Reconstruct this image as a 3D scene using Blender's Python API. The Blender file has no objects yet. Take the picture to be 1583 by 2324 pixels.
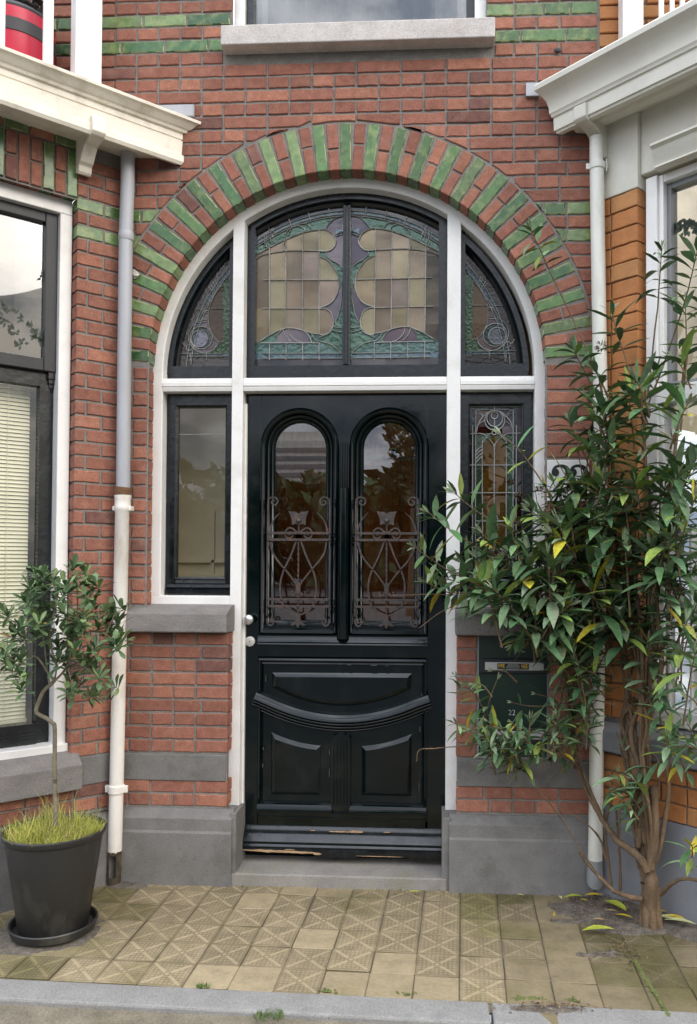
import bpy, bmesh, math, random
from mathutils import Vector, Matrix, noise as mnoise
R = math.radians
S = bpy.context.scene
COL = S.collection
rnd = random.Random(7)

# ------------------------------------------------------------------ camera
PXW, PXH = 1583.0, 2324.0                      # units in which the photograph was measured
FOC = 2900/1.5761; PPX = 1400/1.5761; PPY = 1950/1.5761
CAM = Vector((.40, -3.72, 1.48))
_y, _p, _r = R(3.1), R(1.185), R(.30)
FW = Vector((-math.sin(_y)*math.cos(_p), math.cos(_y)*math.cos(_p), math.sin(_p)))
_R0 = Vector((math.cos(_y), math.sin(_y), 0)); _U0 = _R0.cross(FW)
RT = _R0*math.cos(_r)+_U0*math.sin(_r); UP = -_R0*math.sin(_r)+_U0*math.cos(_r)
cd = bpy.data.cameras.new('camera'); cam = bpy.data.objects.new('camera', cd); COL.objects.link(cam)
cd.sensor_fit = 'VERTICAL'; cd.sensor_height = 36; cd.lens = FOC/PXH*36
cd.shift_x = -(PPX-PXW/2)/PXH; cd.shift_y = (PPY-PXH/2)/PXH
cd.clip_start = .05; cd.clip_end = 3000
M3 = Matrix((RT, UP, -FW)).transposed()
cam.matrix_world = Matrix.Translation(CAM) @ M3.to_4x4()
S.camera = cam
def ray(x, y): return FW + RT*((x-PPX)/FOC) - UP*((y-PPY)/FOC)
def at(x, y, Y=0.0):
    d = ray(x, y); return CAM + d*((Y-CAM.y)/d.y)
def onz(x, y, Z=0.0):
    d = ray(x, y); return CAM + d*((Z-CAM.z)/d.z)
def proj(p):
    v = Vector(p)-CAM; w = v.dot(FW); return PPX+FOC*v.dot(RT)/w, PPY-FOC*v.dot(UP)/w
def D(x, y, Y=0.0):
    p = at(x, y, Y); return (p.x, p.z)

# ------------------------------------------------------------------ world, sun, exposure
SUN_EL, SUN_AZ = R(30), Vector((.80, -.60, 0)).normalized()
W = bpy.data.worlds.new('World'); S.world = W; W.use_nodes = True
nt = W.node_tree; nt.nodes.clear()
def wn(t, **k):
    n = nt.nodes.new(t)
    for a, b in k.items(): setattr(n, a, b)
    return n
sky = wn('ShaderNodeTexSky', sky_type='NISHITA', sun_disc=False, sun_elevation=SUN_EL,
         sun_rotation=math.atan2(SUN_AZ.x, SUN_AZ.y), air_density=1.0, dust_density=.6)
tc = wn('ShaderNodeTexCoord')
mp = wn('ShaderNodeMapping'); mp.inputs['Scale'].default_value = (1, 1, 2.4); mp.inputs['Location'].default_value = (.3, .15, 0)
nt.links.new(tc.outputs['Generated'], mp.inputs[0])
nz = wn('ShaderNodeTexNoise'); nz.inputs['Scale'].default_value = 3.1; nz.inputs['Detail'].default_value = 9; nz.inputs['Roughness'].default_value = .58
nt.links.new(mp.outputs[0], nz.inputs['Vector'])
cov = wn('ShaderNodeValToRGB'); cov.color_ramp.elements[0].position = .06; cov.color_ramp.elements[1].position = .28
nt.links.new(nz.outputs[0], cov.inputs[0])
nz2 = wn('ShaderNodeTexNoise'); nz2.inputs['Scale'].default_value = 8.5; nz2.inputs['Detail'].default_value = 9; nz2.inputs['Roughness'].default_value = .62
nt.links.new(mp.outputs[0], nz2.inputs['Vector'])
cc = wn('ShaderNodeValToRGB')
e = cc.color_ramp.elements; e[0].position = .40; e[0].color = (4.2, 5.0, 6.4, 1); e[1].position = .62; e[1].color = (14.0, 14.4, 15.2, 1)
nt.links.new(nz2.outputs[0], cc.inputs[0])
# warm evening glow low towards the sun
dt = wn('ShaderNodeVectorMath', operation='DOT_PRODUCT'); dt.inputs[1].default_value = (.75, -.51, .42)
nrm = wn('ShaderNodeVectorMath', operation='NORMALIZE'); nt.links.new(tc.outputs['Generated'], nrm.inputs[0]); nt.links.new(nrm.outputs[0], dt.inputs[0])
gl = wn('ShaderNodeValToRGB'); g = gl.color_ramp.elements; g[0].position = .72; g[0].color = (1, 1, 1, 1); g[1].position = 1.0; g[1].color = (1.22, 1.05, .82, 1)
nt.links.new(dt.outputs['Value'], gl.inputs[0])
mul = wn('ShaderNodeMix', data_type='RGBA', blend_type='MULTIPLY'); mul.inputs[0].default_value = 1
nt.links.new(cc.outputs[0], mul.inputs[6]); nt.links.new(gl.outputs[0], mul.inputs[7])
mx = wn('ShaderNodeMix', data_type='RGBA')
sep = wn('ShaderNodeSeparateXYZ'); nt.links.new(nrm.outputs[0], sep.inputs[0])
zen = wn('ShaderNodeMapRange'); zen.inputs[1].default_value = 0; zen.inputs[2].default_value = .8; zen.inputs[3].default_value = .74; zen.inputs[4].default_value = 3.7
nt.links.new(sep.outputs[2], zen.inputs[0])
lum = wn('ShaderNodeVectorMath', operation='SCALE'); nt.links.new(mul.outputs[2], lum.inputs[0]); nt.links.new(zen.outputs[0], lum.inputs['Scale'])
nt.links.new(cov.outputs[0], mx.inputs[0]); nt.links.new(sky.outputs[0], mx.inputs[6]); nt.links.new(lum.outputs[0], mx.inputs[7])
bg = wn('ShaderNodeBackground'); bg.inputs[1].default_value = .10
wo = wn('ShaderNodeOutputWorld'); nt.links.new(mx.outputs[2], bg.inputs[0]); nt.links.new(bg.outputs[0], wo.inputs[0])
sl = bpy.data.lights.new('sun', 'SUN'); sl.energy = 1.15; sl.angle = R(28); sl.color = (1, .96, .90)
so = bpy.data.objects.new('sun', sl); COL.objects.link(so)
sd = Vector((SUN_AZ.x*math.cos(SUN_EL), SUN_AZ.y*math.cos(SUN_EL), math.sin(SUN_EL)))
so.rotation_euler = sd.to_track_quat('Z', 'Y').to_euler()
S.view_settings.view_transform = 'Standard'; S.view_settings.look = 'None'; S.view_settings.gamma = 1
S.view_settings.exposure = -.02
S.cycles.max_bounces = 8; S.cycles.transparent_max_bounces = 12; S.cycles.caustics_reflective = False; S.cycles.caustics_refractive = False

# ------------------------------------------------------------------ materials
MATS = {}
def pmat(name, col, rough=.6, var=.18, scale=9, bump=.15, bscale=70, attr=False, spec=.5, metal=0, tone=None, tscale=2.5, tamt=.35, coat=0, rvar=0, stretch=None, grain=0, pits=0):
    """principled material: colour (or the 'col' attribute) varied by noise, optional second tone in blotches, noise bump"""
    m = bpy.data.materials.new(name); m.use_nodes = True; t = m.node_tree; N = t.nodes; L = t.links
    b = N['Principled BSDF']; b.inputs['Roughness'].default_value = rough; b.inputs['Metallic'].default_value = metal
    b.inputs['Specular IOR Level'].default_value = spec; b.inputs['Coat Weight'].default_value = coat
    geo = N.new('ShaderNodeNewGeometry'); vec = geo.outputs['Position']
    if stretch:
        mp = N.new('ShaderNodeMapping'); mp.inputs['Scale'].default_value = stretch; L.new(vec, mp.inputs[0]); vec = mp.outputs[0]
    n1 = N.new('ShaderNodeTexNoise'); n1.inputs['Scale'].default_value = scale; n1.inputs['Detail'].default_value = 6; L.new(vec, n1.inputs['Vector'])
    mr = N.new('ShaderNodeMapRange'); mr.inputs[1].default_value = .25; mr.inputs[2].default_value = .75
    mr.inputs[3].default_value = 1-var; mr.inputs[4].default_value = 1+var; L.new(n1.outputs[0], mr.inputs[0])
    if attr:
        a = N.new('ShaderNodeAttribute'); a.attribute_name = 'col'; src = a.outputs['Color']
    else:
        a = N.new('ShaderNodeRGB'); a.outputs[0].default_value = (*col, 1); src = a.outputs[0]
    if tone:
        n2 = N.new('ShaderNodeTexNoise'); n2.inputs['Scale'].default_value = tscale; n2.inputs['Detail'].default_value = 8; n2.inputs['Roughness'].default_value = .65; L.new(vec, n2.inputs['Vector'])
        r2 = N.new('ShaderNodeMapRange'); r2.inputs[1].default_value = .5; r2.inputs[2].default_value = .68; r2.inputs[3].default_value = 0; r2.inputs[4].default_value = tamt; L.new(n2.outputs[0], r2.inputs[0])
        mt = N.new('ShaderNodeMix'); mt.data_type = 'RGBA'; mt.inputs[7].default_value = (*tone, 1); L.new(r2.outputs[0], mt.inputs[0]); L.new(src, mt.inputs[6]); src = mt.outputs[2]
    mm = N.new('ShaderNodeVectorMath'); mm.operation = 'SCALE'; L.new(src, mm.inputs[0]); L.new(mr.outputs[0], mm.inputs['Scale'])
    fin = mm.outputs[0]
    if grain:
        n4 = N.new('ShaderNodeTexNoise'); n4.inputs['Scale'].default_value = 190; n4.inputs['Detail'].default_value = 3; L.new(geo.outputs['Position'], n4.inputs['Vector'])
        r4_ = N.new('ShaderNodeMapRange'); r4_.inputs[1].default_value = .3; r4_.inputs[2].default_value = .7; r4_.inputs[3].default_value = 1-grain; r4_.inputs[4].default_value = 1+grain; L.new(n4.outputs[0], r4_.inputs[0])
        m4 = N.new('ShaderNodeVectorMath'); m4.operation = 'SCALE'; L.new(fin, m4.inputs[0]); L.new(r4_.outputs[0], m4.inputs['Scale']); fin = m4.outputs[0]
    if pits:
        n6 = N.new('ShaderNodeTexNoise'); n6.inputs['Scale'].default_value = 75; n6.inputs['Detail'].default_value = 7; n6.inputs['Roughness'].default_value = .7; L.new(geo.outputs['Position'], n6.inputs['Vector'])
        r6_ = N.new('ShaderNodeMapRange'); r6_.inputs[1].default_value = .60; r6_.inputs[2].default_value = .70; r6_.inputs[3].default_value = 1; r6_.inputs[4].default_value = 1-pits; L.new(n6.outputs[0], r6_.inputs[0])
        m6 = N.new('ShaderNodeVectorMath'); m6.operation = 'SCALE'; L.new(fin, m6.inputs[0]); L.new(r6_.outputs[0], m6.inputs['Scale']); fin = m6.outputs[0]
    L.new(fin, b.inputs['Base Color'])
    if rvar:
        r3 = N.new('ShaderNodeMapRange'); r3.inputs[1].default_value = .3; r3.inputs[2].default_value = .7; r3.inputs[3].default_value = max(.03, rough-rvar); r3.inputs[4].default_value = rough+rvar
        L.new(n1.outputs[0], r3.inputs[0]); L.new(r3.outputs[0], b.inputs['Roughness'])
    if bump:
        n3 = N.new('ShaderNodeTexNoise'); n3.inputs['Scale'].default_value = bscale; n3.inputs['Detail'].default_value = 5; L.new(vec, n3.inputs['Vector'])
        bp = N.new('ShaderNodeBump'); bp.inputs['Strength'].default_value = bump; bp.inputs['Distance'].default_value = .004
        L.new(n3.outputs[0], bp.inputs['Height']); L.new(bp.outputs[0], b.inputs['Normal'])
    MATS[name] = m; return m
def gmat(name, tint, ior=1.9, rough=.0, bump=0, bscale=40, attr=False, bdist=.004, warp=0):
    """window glass: tinted see-through layer with a fresnel mirror on top"""
    m = bpy.data.materials.new(name); m.use_nodes = True; t = m.node_tree; N = t.nodes; L = t.links; N.clear()
    o = N.new('ShaderNodeOutputMaterial'); tr = N.new('ShaderNodeBsdfTransparent'); gs = N.new('ShaderNodeBsdfGlossy'); gs.inputs['Roughness'].default_value = rough
    fr = N.new('ShaderNodeFresnel'); fr.inputs[0].default_value = ior; mxs = N.new('ShaderNodeMixShader')
    if attr:
        a = N.new('ShaderNodeAttribute'); a.attribute_name = 'col'; L.new(a.outputs['Color'], tr.inputs[0])
        # the body of coloured antique glass also scatters a little of its own colour
        df = N.new('ShaderNodeBsdfDiffuse'); L.new(a.outputs['Color'], df.inputs[0])
        m2 = N.new('ShaderNodeMixShader'); m2.inputs[0].default_value = .22; L.new(tr.outputs[0], m2.inputs[1]); L.new(df.outputs[0], m2.inputs[2]); base = m2.outputs[0]
        hs = N.new('ShaderNodeMix'); hs.data_type = 'RGBA'; hs.inputs[0].default_value = .74; hs.inputs[6].default_value = (1, 1, 1, 1); L.new(a.outputs['Color'], hs.inputs[7])
        gm = N.new('ShaderNodeVectorMath'); gm.operation = 'SCALE'; gm.inputs['Scale'].default_value = 1.0; L.new(hs.outputs[2], gm.inputs[0]); L.new(gm.outputs[0], gs.inputs[0])
    else:
        tr.inputs[0].default_value = (*tint, 1); base = tr.outputs[0]
    if bump:
        geo = N.new('ShaderNodeNewGeometry')
        n3 = N.new('ShaderNodeTexNoise'); n3.inputs['Scale'].default_value = bscale; n3.inputs['Detail'].default_value = 2; L.new(geo.outputs['Position'], n3.inputs['Vector'])
        bp = N.new('ShaderNodeBump'); bp.inputs['Strength'].default_value = bump; bp.inputs['Distance'].default_value = bdist
        L.new(n3.outputs[0], bp.inputs['Height'])
        if attr:
            sp = N.new('ShaderNodeSeparateColor'); L.new(a.outputs['Color'], sp.inputs[0]); df2 = N.new('ShaderNodeMath'); df2.operation = 'SUBTRACT'; L.new(sp.outputs[1], df2.inputs[0]); L.new(sp.outputs[0], df2.inputs[1])
            mu2 = N.new('ShaderNodeMath'); mu2.operation = 'MULTIPLY_ADD'; mu2.inputs[1].default_value = 4.5; mu2.inputs[2].default_value = bump; mu2.use_clamp = True; L.new(df2.outputs[0], mu2.inputs[0]); L.new(mu2.outputs[0], bp.inputs['Strength'])
            ta = N.new('ShaderNodeAttribute'); ta.attribute_name = 'tilt'; ad = N.new('ShaderNodeVectorMath'); L.new(bp.outputs[0], ad.inputs[0]); L.new(ta.outputs['Vector'], ad.inputs[1])
            no = N.new('ShaderNodeVectorMath'); no.operation = 'NORMALIZE'; L.new(ad.outputs[0], no.inputs[0]); L.new(no.outputs[0], gs.inputs['Normal'])
        else: L.new(bp.outputs[0], gs.inputs['Normal'])
    L.new(fr.outputs[0], mxs.inputs[0]); L.new(base, mxs.inputs[1]); L.new(gs.outputs[0], mxs.inputs[2]); L.new(mxs.outputs[0], o.inputs[0])
    MATS[name] = m; return m

brickM = pmat('red_brick', (.3, .1, .06), .85, var=.22, scale=28, bump=.55, bscale=110, attr=True, spec=.2, grain=.2, pits=.45, tone=(.33, .19, .14), tscale=9, tamt=.4)
glazeM = pmat('green_glaze', (.1, .2, .06), .24, var=.32, scale=30, bump=.10, bscale=45, attr=True, spec=.4, tone=(.28, .31, .12), tscale=16, tamt=.6, grain=.10, pits=.4)
mortarM = pmat('mortar', (.215, .20, .18), .95, var=.22, scale=20, bump=.5, bscale=140, grain=.25, tone=(.17, .155, .14), tscale=2.2, tamt=.6)
orangeM = pmat('orange_brick', (.4, .17, .06), .7, var=.14, scale=20, bump=.25, bscale=120, attr=True, spec=.3, grain=.12, pits=.3)
stoneM = pmat('grey_stone', (.168, .160, .152), .85, var=.14, scale=14, bump=.45, bscale=150, tone=(.085, .08, .07), tscale=5, tamt=.55, grain=.16, pits=.35)
sillM = pmat('pale_stone', (.53, .49, .46), .85, var=.14, scale=14, bump=.4, bscale=80, tone=(.36, .31, .28), tscale=6, tamt=.5, grain=.16, pits=.35)
ledgeM = pmat('ledge_stone', (.19, .175, .165), .8, var=.2, scale=8, bump=.5, bscale=90, tone=(.25, .22, .19), tscale=7, tamt=.4, stretch=(1, 1, 2.5), grain=.2, pits=.4)
stepM = pmat('doorstep_stone', (.25, .23, .21), .85, var=.2, scale=12, bump=.35, bscale=100, tone=(.15, .15, .09), tscale=6, tamt=.6, grain=.18, pits=.4)
whiteM = pmat('white_paint', (.795, .775, .745), .38, var=.035, scale=5, bump=.05, bscale=60, tone=(.52, .48, .42), tscale=7, tamt=.32, pits=.12)
creamM = pmat('cream_paint', (.86, .80, .68), .5, var=.06, scale=7, bump=.12, bscale=50, tone=(.46, .38, .26), tscale=8, tamt=.5, pits=.25)
creamNM = pmat('grey_cream_paint', (.66, .635, .545), .5, var=.05, scale=5, bump=.1, bscale=60, tone=(.40, .385, .33), tscale=4, tamt=.3)
blackM = pmat('black_gloss_paint', (.0008, .0040, .0046), .11, var=.3, scale=9, bump=.05, bscale=16, spec=.40, rvar=.06, tone=(.020, .021, .020), tscale=7, tamt=.35)
blackSM = pmat('black_old_paint', (.003, .0048, .0060), .24, var=.4, scale=14, bump=.22, bscale=45, spec=.5, rvar=.10, tone=(.03, .032, .035), tscale=18, tamt=.22)
greyblackM = pmat('charcoal_paint', (.019, .019, .020), .45, var=.3, scale=12, bump=.25, bscale=60, stretch=(6, 6, 1))
ironM = pmat('wrought_iron', (.058, .047, .043), .55, var=.35, scale=40, bump=.4, bscale=120, metal=.35, tone=(.13, .065, .04), tscale=22, tamt=.5)
leadM = pmat('lead_came', (.30, .295, .28), .45, var=.25, scale=60, bump=.2, bscale=150, metal=.5)
chromeM = pmat('brushed_aluminium', (.62, .62, .61), .3, var=.06, scale=60, bump=.05, metal=.85)
alumM = pmat('matt_aluminium', (.50, .49, .47), .5, var=.05, scale=40, bump=.05, metal=.2)
zincM = pmat('grey_pipe', (.40, .405, .43), .45, var=.1, scale=6, bump=.08, bscale=30, tone=(.28, .27, .27), tscale=7, tamt=.35, stretch=(1, 1, .3))
creampipeM = pmat('cream_pipe', (.78, .74, .68), .45, var=.07, scale=6, bump=.08, bscale=30, tone=(.42, .33, .24), tscale=9, tamt=.5, stretch=(1, 1, .35), pits=.2)
whitepipeM = pmat('offwhite_pipe', (.72, .71, .64), .45, var=.07, scale=6, bump=.08, bscale=30, tone=(.40, .38, .30), tscale=8, tamt=.45, pits=.2, stretch=(1, 1, .3))
rustM = pmat('rusty_iron', (.16, .075, .03), .8, var=.5, scale=40, bump=.6, bscale=90, tone=(.04, .03, .02), tscale=20, tamt=.8)
rottenM = pmat('rotten_pipe', (.05, .038, .024), .9, var=.5, scale=30, bump=.6, bscale=80, tone=(.2, .14, .07), tscale=16, tamt=.7)
pvcM = pmat('grey_plastic', (.22, .225, .23), .45, var=.08)
chipM = pmat('dry_paint_edge', (.10, .092, .08), .8, var=.4, bump=0)
rawwoodM = pmat('bare_wood', (.42, .27, .15), .8, var=.35, scale=18, bump=.5, bscale=50, stretch=(1, 4, 14))
potM = pmat('black_plastic_pot', (.022, .021, .02), .5, var=.15, scale=9, bump=.06, bscale=40, tone=(.13, .122, .108), tscale=5, tamt=.5, grain=.12, stretch=(1, 1, .5))
greenboxM = pmat('dark_green_enamel', (.006, .024, .015), .42, var=.1, bump=.05)
plastM = pmat('black_plastic', (.014, .015, .019), .4, var=.1, bump=.04)
txtM = pmat('white_lettering', (.75, .75, .72), .5, var=0, bump=0)
yellM = pmat('yellow_print', (.80, .52, .06), .5, var=0, bump=0)
inkM = pmat('black_print', (.012, .012, .014), .5, var=0, bump=0)
tileM = pmat('enamel_plate', (.72, .71, .68), .4, var=.05, bump=.05, tone=(.3, .28, .26), tscale=34, tamt=.25)
hallM = pmat('hall_plaster', (.76, .66, .47), .8, var=.05, bump=.05)
hallwoodM = pmat('hall_door_wood', (.55, .20, .05), .45, var=.3, scale=8, bump=.1, stretch=(8, 8, 1))
curtM = pmat('net_curtain', (.80, .82, .86), .9, var=.06, bump=.1, stretch=(14, 14, 1))
greycurtM = pmat('grey_curtain', (.36, .37, .38), .9, var=.08, bump=.1, stretch=(14, 14, 1))
blindM = pmat('cream_blind', (.82, .77, .58), .5, var=.04, bump=0)
roomM = pmat('dim_room', (.14, .13, .12), .9, var=.1, bump=0)
redM = pmat('crimson_plastic', (.52, .015, .05), .42, var=.08, bump=.03)
bandM = pmat('charcoal_band', (.05, .05, .055), .6, var=.1)
cableM = pmat('black_cable', (.008, .011, .010), .45, var=.1, bump=0)
barkM = pmat('bark', (.155, .100, .056), .9, var=.35, scale=30, bump=.7, bscale=80, stretch=(1, 1, .3), tone=(.085, .062, .042), tscale=20, tamt=.8, grain=.3, pits=.6)
barkgM = pmat('grey_bark', (.17, .145, .10), .9, var=.3, scale=30, bump=.5, bscale=80, tone=(.26, .24, .2), tscale=22, tamt=.5)
leafM = pmat('leaf', (.05, .1, .04), .55, var=.25, scale=45, bump=.3, bscale=90, attr=True, spec=.26, grain=.12)
grassM = pmat('grass_blade', (.3, .35, .06), .6, var=.2, attr=True, bump=0)
soilM = pmat('soil', (.115, .098, .078), .95, var=.45, scale=30, bump=.9, bscale=70, tone=(.055, .04, .03), tscale=14, tamt=.75, grain=.35)
sandM = pmat('joint_sand', (.15, .125, .085), .95, var=.3, scale=30, bump=.6, bscale=90, tone=(.10, .10, .05), tscale=5, tamt=.7, grain=.3)
mossM = pmat('moss', (.10, .12, .03), .95, var=.4, scale=30, bump=.8, bscale=90)
kerbM = pmat('kerb_concrete', (.235, .228, .216), .9, var=.16, scale=14, bump=.35, bscale=110, tone=(.16, .152, .14), tscale=7, tamt=.6, grain=.2, pits=.35)
streetM = pmat('street_paving', (.17, .145, .105), .95, var=.3, scale=12, bump=.6, bscale=90, tone=(.14, .12, .075), tscale=5, tamt=.5, grain=.3, pits=.4)
asphM = pmat('asphalt', (.06, .06, .06), .9, var=.2, scale=3, bump=.3)
plinthRM = pmat('blue_grey_render', (.205, .21, .225), .85, var=.12, scale=6, bump=.25, bscale=60, tone=(.15, .155, .165), tscale=3, tamt=.4)
reflleafM = pmat('reflected_leaf', (.045, .06, .04), .6, var=.3, bump=0)  # flat dark colour standing in for leaves reflected in the panes
wbmat = pmat('putty_lump', (.62, .58, .5), .9, var=.2, bump=.6)
concM = pmat('flat_concrete', (.62, .60, .54), .9, var=.1, bump=0)
darkwinM = pmat('far_window', (.22, .22, .22), .2, var=.2, bump=0)
crownM = pmat('far_leaf', (.05, .08, .03), .7, var=.3, attr=True, bump=0)
glassM = gmat('window_glass', (.90, .92, .90), 1.85, 0, .02, 3)
glassdM = gmat('door_glass', (.74, .62, .46), 2.7, 0, .015, 4)
glassbM = gmat('bay_glass', (.80, .82, .82), 2.0, 0, .03, 3)
stainM = gmat('stained_glass', (1, 1, 1), 2.0, .0, .05, 48, attr=True, bdist=.007)
leadglassM = gmat('mottled_glass', (1, 1, 1), 1.95, .02, .55, 75, attr=True, bdist=.006)

# ------------------------------------------------------------------ mesh building
class MB:
    def __init__(s, T=None): s.v = []; s.f = []; s.m = []; s.c = []; s.T = T; s.any = False
    def pt(s, p): s.v.append(s.T(*p) if s.T else Vector(p)); return len(s.v)-1
    def fc(s, idx, col=None, mi=0):
        s.f.append(tuple(idx)); s.m.append(mi); s.c.append(col or (1, 1, 1)); s.any |= col is not None
    def poly(s, pts, col=None, mi=0): s.fc([s.pt(p) for p in pts], col, mi)
    def box(s, x0, x1, y0, y1, z0, z1, col=None, mi=0):
        i = [s.pt(p) for p in ((x0,y0,z0),(x1,y0,z0),(x1,y1,z0),(x0,y1,z0),(x0,y0,z1),(x1,y0,z1),(x1,y1,z1),(x0,y1,z1))]
        for q in ((0,3,2,1),(4,5,6,7),(0,1,5,4),(1,2,6,5),(2,3,7,6),(3,0,4,7)): s.fc([i[k] for k in q], col, mi)
    def prism(s, pts, y0, y1, col=None, mi=0, back=True):
        """2-D outline (x,z) standing in the wall plane, from depth y0 (front) to y1"""
        a = [s.pt((x, y0, z)) for x, z in pts]; b = [s.pt((x, y1, z)) for x, z in pts]; n = len(pts)
        s.fc(a, col, mi)
        if back: s.fc(b[::-1], col, mi)
        for k in range(n): s.fc((a[k], b[k], b[(k+1) % n], a[(k+1) % n]), col, mi)
    def sweep(s, path, prof, closed=False, col=None, mi=0, caps=True):
        """path (x,z) in the wall plane; prof (offset to the left of travel, depth)"""
        n = len(path); rows = []
        for k in range(n):
            p = Vector(path[k])
            pa = Vector(path[k-1]) if (k or closed) else None; pb = Vector(path[(k+1) % n]) if (k < n-1 or closed) else None
            da = (p-pa).normalized() if pa is not None else None; db = (pb-p).normalized() if pb is not None else None
            if da is None: da = db
            if db is None: db = da
            na = Vector((-da.y, da.x)); nb = Vector((-db.y, db.x)); m = na+nb
            m = m/m.length if m.length > 1e-6 else na
            k2 = 1/max(.35, m.dot(na)); rows.append([s.pt((p.x+m.x*o*k2, y, p.y+m.y*o*k2)) for o, y in prof])
        q = len(prof)
        for k in range(n if closed else n-1):
            a, b = rows[k], rows[(k+1) % n]
            for j in range(q-1): s.fc((a[j], a[j+1], b[j+1], b[j]), col, mi)
        if not closed and caps: s.fc(rows[0], col, mi); s.fc(rows[-1][::-1], col, mi)
    def extrude(s, prof, u0, u1, col=None, mi=0, ue=None):
        """prof (v,z) outline pushed along u; ue(v) gives the u of the near end"""
        a = [s.pt((ue(v) if ue else u0, v, z)) for v, z in prof]; b = [s.pt((u1, v, z)) for v, z in prof]; n = len(prof)
        s.fc(a[::-1], col, mi); s.fc(b, col, mi)
        for k in range(n): s.fc((a[k], a[(k+1) % n], b[(k+1) % n], b[k]), col, mi)
    def tube(s, pts, rad, ns=8, col=None, mi=0, cap=True, flat=None):
        pts = [Vector(p) for p in pts]; n = len(pts)
        if not hasattr(rad, '__len__'): rad = [rad]*n
        rows = []; ref = None
        for k in range(n):
            t = (pts[min(k+1, n-1)]-pts[max(k-1, 0)]).normalized()
            if ref is None: ref = t.orthogonal().normalized()
            ref = (ref-t*ref.dot(t)); ref = ref.normalized() if ref.length > 1e-6 else t.orthogonal().normalized()
            w = t.cross(ref)
            rows.append([s.pt(pts[k]+(ref*math.cos(2*math.pi*j/ns)+w*math.sin(2*math.pi*j/ns))*rad[k]) for j in range(ns)])
        for k in range(n-1):
            for j in range(ns): s.fc((rows[k][j], rows[k][(j+1) % ns], rows[k+1][(j+1) % ns], rows[k+1][j]), col, mi)
        if cap: s.fc(rows[0][::-1], col, mi); s.fc(rows[-1], col, mi)
    def strip(s, pts, w, y0, y1, col=None, mi=0, wend=None):
        """flat bar following (x,z) points in the wall plane"""
        P = [Vector(p) for p in pts]; n = len(P); Lr = []; Rr = []
        for k in range(n):
            t = (P[min(k+1, n-1)]-P[max(k-1, 0)]).normalized(); nn = Vector((-t.y, t.x))
            ww = (w if wend is None else w+(wend-w)*k/(n-1))/2
            Lr.append(P[k]+nn*ww); Rr.append(P[k]-nn*ww)
        a = [s.pt((p.x, y0, p.y)) for p in Lr]; b = [s.pt((p.x, y0, p.y)) for p in Rr]
        c = [s.pt((p.x, y1, p.y)) for p in Lr]; d = [s.pt((p.x, y1, p.y)) for p in Rr]
        for k in range(n-1):
            s.fc((a[k], a[k+1], b[k+1], b[k]), col, mi); s.fc((c[k], c[k+1], a[k+1], a[k]), col, mi)
            s.fc((b[k], b[k+1], d[k+1], d[k]), col, mi); s.fc((d[k], d[k+1], c[k+1], c[k]), col, mi)
        s.fc((a[0], b[0], d[0], c[0]), col, mi); s.fc((a[-1], c[-1], d[-1], b[-1]), col, mi)
    def lathe(s, c, prof, ns=40, col=None, mi=0, wob=0):
        rows = [[s.pt((c[0]+r*math.cos(2*math.pi*j/ns), c[1]+r*math.sin(2*math.pi*j/ns), c[2]+z)) for j in range(ns)] for r, z in prof]
        for k in range(len(prof)-1):
            for j in range(ns): s.fc((rows[k][j], rows[k][(j+1) % ns], rows[k+1][(j+1) % ns], rows[k+1][j]), col, mi)
    def ball(s, c, r, sx=1, sy=1, sz=1, n=10, col=None, mi=0):
        rows = []
        for i in range(1, n):
            th = math.pi*i/n
            rows.append([s.pt((c[0]+r*sx*math.sin(th)*math.cos(2*math.pi*j/(n*2)), c[1]+r*sy*math.sin(th)*math.sin(2*math.pi*j/(n*2)), c[2]+r*sz*math.cos(th))) for j in range(n*2)])
        a = s.pt((c[0], c[1], c[2]+r*sz)); b = s.pt((c[0], c[1], c[2]-r*sz)); q = n*2
        for j in range(q):
            s.fc((a, rows[0][j], rows[0][(j+1) % q]), col, mi); s.fc((b, rows[-1][(j+1) % q], rows[-1][j]), col, mi)
            for i in range(n-2): s.fc((rows[i][j], rows[i+1][j], rows[i+1][(j+1) % q], rows[i][(j+1) % q]), col, mi)
    def build(s, name, mats, parent=None, smooth=None, bevel=0, label=None):
        me = bpy.data.meshes.new(name); me.from_pydata(s.v, [], s.f)
        if not isinstance(mats, (list, tuple)): mats = [mats]
        for m in mats: me.materials.append(m)
        me.polygons.foreach_set('material_index', s.m)
        if s.any:
            at_ = me.attributes.new('col', 'FLOAT_COLOR', 'FACE'); buf = []
            for c in s.c: buf += [c[0], c[1], c[2], 1]
            at_.data.foreach_set('color', buf)
        me.update()
        if smooth:
            me.polygons.foreach_set('use_smooth', [True]*len(me.polygons)); me.set_sharp_from_angle(angle=R(smooth))
        bm = bmesh.new(); bm.from_mesh(me); bmesh.ops.recalc_face_normals(bm, faces=bm.faces); bm.to_mesh(me); bm.free()
        o = bpy.data.objects.new(name, me); COL.objects.link(o)
        if parent is not None: o.parent = parent
        if bevel:
            b = o.modifiers.new('edge', 'BEVEL'); b.width = bevel; b.segments = 2; b.limit_method = 'ANGLE'; b.angle_limit = R(40); b.harden_normals = False
        if label: o['label'] = label
        return o
def thing(name, label, cat, group=None, kind=None):
    o = bpy.data.objects.new(name, None); COL.objects.link(o); o['label'] = label; o['category'] = cat
    if group: o['group'] = group
    if kind: o['kind'] = kind
    return o
def tag(o, label, cat, group=None, kind=None):
    o['label'] = label; o['category'] = cat
    if group: o['group'] = group
    if kind: o['kind'] = kind
    return o
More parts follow.
